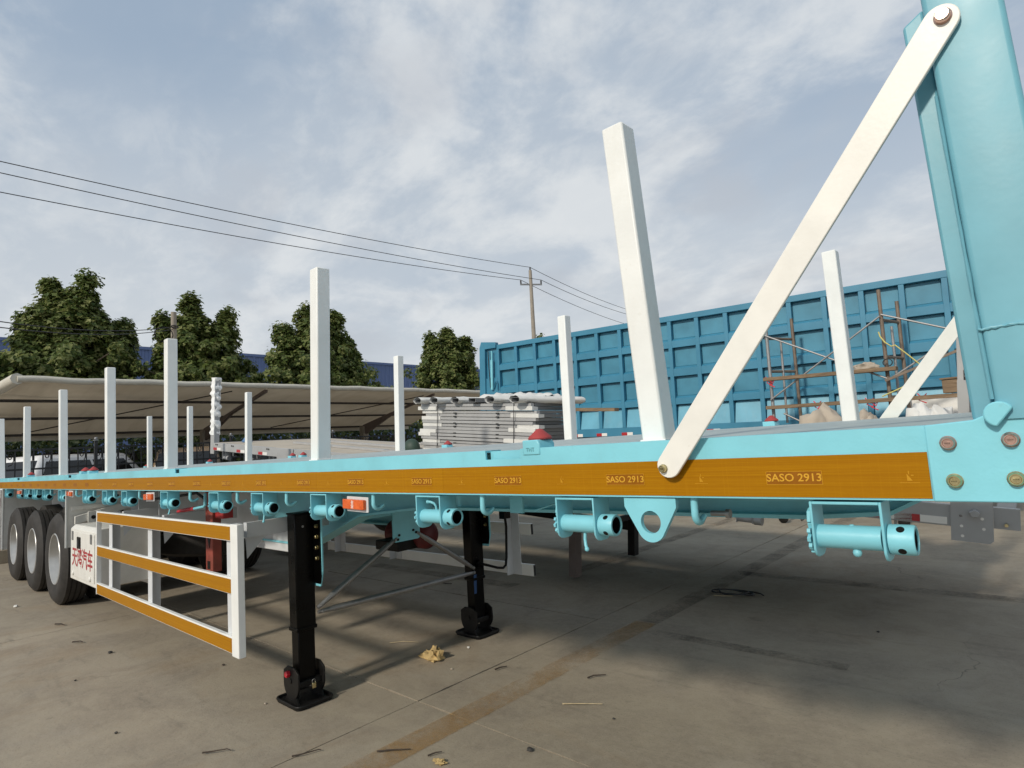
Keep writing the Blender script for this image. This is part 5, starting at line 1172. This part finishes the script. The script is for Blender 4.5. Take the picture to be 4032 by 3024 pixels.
MB().tube([(-24.3, 28.9, .25), (-24.15, 28.85, 6), (-23.95, 28.75, 12.55)], [.19, .15, .10], 14).build('shaft', 'concrete_pole', PT, smooth=50)
MB().beam((-24.35, 28.15, 11.62), (-23.55, 29.35, 11.62), .07, .09).build('crossarm', 'galv', PT)
for p in ((-24.33, 28.2, 11.66), (-23.57, 29.3, 11.66), (-23.95, 28.75, 12.5)): MB().lathe([(0, .03), (.06, .06), (.10, .04), (.14, .06), (.20, .035), (.26, .04)], p, (0, 0, 1), 10).build('insulator', 'steel_dark', PT, smooth=50)
P2 = thing('concrete_pole', (-26.2, 8.6, .25), 'short concrete pole with cables in front of the plane trees', 'pole')
MB().tube([(-26.25, 8.60, .25), (-25.72, 8.40, 7.72)], [.15, .10], 14).build('shaft', 'concrete_pole', P2, smooth=50)
MB().tube([(-25.62, 8.40-.13*math.cos(R(a)), 7.1+.05*math.sin(R(a))) for a in range(0, 360, 40)], .03, 6).build('clamp', 'steel_dark', P2)
MB().tube([(-25.6, 8.0+.33*math.cos(R(a))*1.0, 6.75+.30*math.sin(R(a))) for a in range(0, 760, 30)], .02, 5).build('cable_coil', 'wire', P2)
def wire(pts, sag, r_, label, n=24):
    p, q_ = Vector(pts[0]), Vector(pts[1]); L_ = []
    for i in range(n+1):
        t = i/n; c = p.lerp(q_, t); c.z -= sag*4*t*(1-t); L_.append(c)
    return tag(MB().tube(L_, r_, 5).build('overhead_wire', 'wire', None), label, 'wire', 'overhead wires')
def ext(p, q_, k_): p, q_ = Vector(p), Vector(q_); return tuple(q_+(q_-p)*k_)
pl_ = [((-23.95, 28.75, 12.75), (-25.07, 2.91, 12.29), 'top'), ((-23.57, 29.3, 11.92), (-25.11, 2.92, 11.91), 'middle'), ((-24.33, 28.2, 11.92), (-25.19, 2.94, 11.27), 'lowest')]
for a, b, nm in pl_: wire((a, ext(a, b, .25)), .35, .017, '%s of the three thin wires crossing the sky left of the tall pole' % nm)
for a, b, nm in (((-23.95, 28.75, 12.75), (-26.3, 46, 12.3), 'upper'), ((-23.57, 29.3, 11.92), (-26.3, 46.3, 11.9), 'middle'), ((-24.33, 28.2, 11.92), (-26.9, 46, 11.2), 'lower')):
    wire((a, b), .25, .017, '%s of the three wires running right from the tall pole behind the stake' % nm)
for a, b, nm in (((-25.7, 8.35, 7.1), (-17.6, 1.3, 5.2), 'upper'), ((-25.7, 8.35, 7.0), (-17.6, 1.3, 5.05), 'lower')): wire((a, b), .25, .014, '%s black cable from the short concrete pole to the left edge' % nm)

# ------------------------------------------------------------------ litter on the concrete
random.seed(5)
def crumple(name, c, s_, seed, mat, label, cat, n=9):
    mb = MB()
    for i in range(n+1):
        for j in range(n+1):
            u, v = i/n-.5, j/n-.5; p = Vector((u*2+.4*noise.noise(Vector((u*5, v*5, seed))), v*2+.4*noise.noise(Vector((v*5, u*5, seed+3))), 0))
            z_ = abs(noise.noise(Vector((u*4.5, v*4.5, seed+7))))*1.3+.5*abs(noise.noise(Vector((u*11, v*11, seed))))+.7*max(0, .5-(u-.22)**2*8-v*v*6)
            mb.v.append(Vector((c[0]+p.x*s_[0], c[1]+p.y*s_[1], .006+z_*s_[2])))
    b = len(mb.v)
    for p in list(mb.v): mb.v.append(Vector((p.x, p.y, max(.003, p.z-.003))))
    for i in range(n):
        for j in range(n):
            a = i*(n+1)+j; mb.f.append((a, a+n+1, a+n+2, a+1)); mb.f.append((b+a, b+a+1, b+a+n+2, b+a+n+1))
    return tag(mb.build(name, mat, None, fix=False), label, cat)
def scrap(c, s_, seed, label):
    mb = MB().ball((0, 0, 0), 1, 9)
    for i, p in enumerate(mb.v):
        d = p.normalized() if p.length else Vector((0, 0, 1))
        k_ = 1+.5*noise.noise(d*2.1+Vector((seed, 0, 0)))+.55*noise.noise(d*5.2+Vector((0, seed, 0)))
        tail = max(0, -d.x)**2*.9
        mb.v[i] = Vector((c[0]+d.x*s_[0]*(k_+tail), c[1]+d.y*s_[1]*k_, .004+max(0, (d.z*.8+.35)*k_*s_[2]*(1-.55*max(0, -d.x)))))
    return tag(mb.build('crumpled_paper', 'tan', None), label, 'paper')
scrap((-3.70, 2.985), (.085, .055, .060), 2, 'crumpled tan paper lying on the concrete between the landing legs')
scrap((-2.50, 2.03), (.030, .024, .014), 8, 'small crumpled brown scrap at the bottom edge beside the yellow line')['category'] = 'scrap'
pts = []
for i in range(70):
    a = i/70*math.pi*4.6; pts.append((-2.52+(.17+.03*math.sin(a*.37))*math.cos(a)+.02*math.sin(i*.3), 5.74+(.085+.02*math.cos(a*.5))*math.sin(a), .010+.010*abs(math.sin(a*.9))+.004*(i/30)))
pts += [(-2.38, 5.86, .012), (-2.30, 5.84, .010), (-2.26, 5.80, .008)]
tag(MB().tube(pts, .0065, 6).build('cable_coil', 'wire', None, smooth=60), 'loose coil of black cable on the shaded concrete under the trailer', 'cable')
tag(MB().tube([(-2.66, 5.60, .006), (-2.58, 5.62, .007), (-2.50, 5.66, .006)], .004, 5).build('straw', 'straw', None), 'short pale straw beside the black cable coil', 'straw')
def twig(pts, r_, label, mat='twig', cat='twig'):
    r_ *= .75
    P_ = [Vector((a, b, .006+r_)) for a, b in pts]
    for i in range(1, len(P_)-1): P_[i].z += .003
    return tag(MB().tube(P_, [r_*(1-.5*i/(len(P_)-1)) for i in range(len(P_))], 6).build('twig', mat, None, smooth=60), label, cat)
twig([(-2.50, 3.30), (-2.485, 3.35), (-2.44, 3.39), (-2.43, 3.41)], .007, 'short dark curled twig on the sunlit concrete right of the yellow line')
twig([(-2.40, 2.90), (-2.30, 2.96), (-2.20, 3.03)], .005, 'thin pale straw lying on the sunlit concrete right of the yellow line', 'straw', 'straw')
twig([(-2.86, 1.90), (-2.80, 1.955), (-2.73, 2.02)], .006, 'dark twig lying across the painted yellow line near the bottom')
twig([(-2.60, 2.03), (-2.585, 2.07), (-2.57, 2.10)], .006, 'short dark twig at the bottom edge right of the yellow line')
twig([(-3.66, 1.32), (-3.62, 1.36), (-3.58, 1.42), (-3.55, 1.43)], .006, 'bent dark twig at the bottom edge left of the slab joint')
twig([(-3.20, 1.60), (-3.17, 1.64), (-3.14, 1.72), (-3.13, 1.73)], .006, 'thin upright looking twig on the slab joint at the bottom')
twig([(-3.13, 3.07), (-3.12, 3.11), (-3.10, 3.16)], .008, 'stubby dark twig near the slab joint beyond the crumpled paper')
twig([(-5.62, 4.62), (-5.55, 4.67), (-5.48, 4.66), (-5.42, 4.70)], .012, 'dark twig on the concrete behind the diagonal leg brace')
twig([(-8.0, 1.45), (-7.93, 1.49), (-7.85, 1.50)], .010, 'dark twig on the concrete in front of the tool box')
twig([(-7.0, 1.40), (-6.95, 1.45), (-6.9, 1.46)], .009, 'dark twig left of the amber side guard on the concrete')
twig([(-4.30, 3.02), (-4.22, 3.10), (-4.10, 3.16)], .004, 'thin pale straw in the leg shadow behind the crumpled paper', 'straw', 'straw')
def pebble(x_, y_, s_, seed, label, mat='stone'):
    mb = MB().ball((0, 0, 0), 1, 5)
    for i, p in enumerate(mb.v):
        k_ = 1+.45*noise.noise(p*1.4+Vector((seed*3.1, 0, 0))); mb.v[i] = Vector((x_+p.x*s_*k_*1.2, y_+p.y*s_*k_, s_*.55+p.z*s_*.6*k_))
    return tag(mb.build('pebble', mat, None), label, 'pebble', 'stones scattered on the concrete')
for i, (x_, y_, s_, lb, mt) in enumerate(((-6.30, 1.53, .022, 'small dark stone on open concrete left of the side guard', 'stone'), (-5.05, 1.985, .014, 'small dark chip under the right end of the side guard', 'twig'),
    (-2.21, 2.385, .020, 'dark stone on the slab joint at the bottom right of the yellow line', 'stone'), (-2.05, 2.92, .010, 'tiny dark stone right of the pale straw', 'stone'),
    (-9.6, 1.35, .030, 'pale stone on the concrete in front of the rear wheels', 'box_white'), (-5.75, 1.17, .011, 'tiny dark stone near the lower left corner', 'stone'),
    (-4.4, 1.1, .012, 'small dark stone at the lower left edge of the concrete', 'stone'), (-3.65, 3.3, .014, 'pale chip behind the crumpled tan paper', 'box_white'), (-3.42, 2.92, .012, 'pale chip in front of the crumpled tan paper', 'sack'),
    (-4.02, 1.84, .010, 'pale chip at the left corner of the near foot plate', 'sack'), (-1.2, 5.2, .012, 'dark chip on the shaded concrete right of the cable coil', 'stone'))):
    pebble(x_, y_, s_*.75, i, lb, mt)
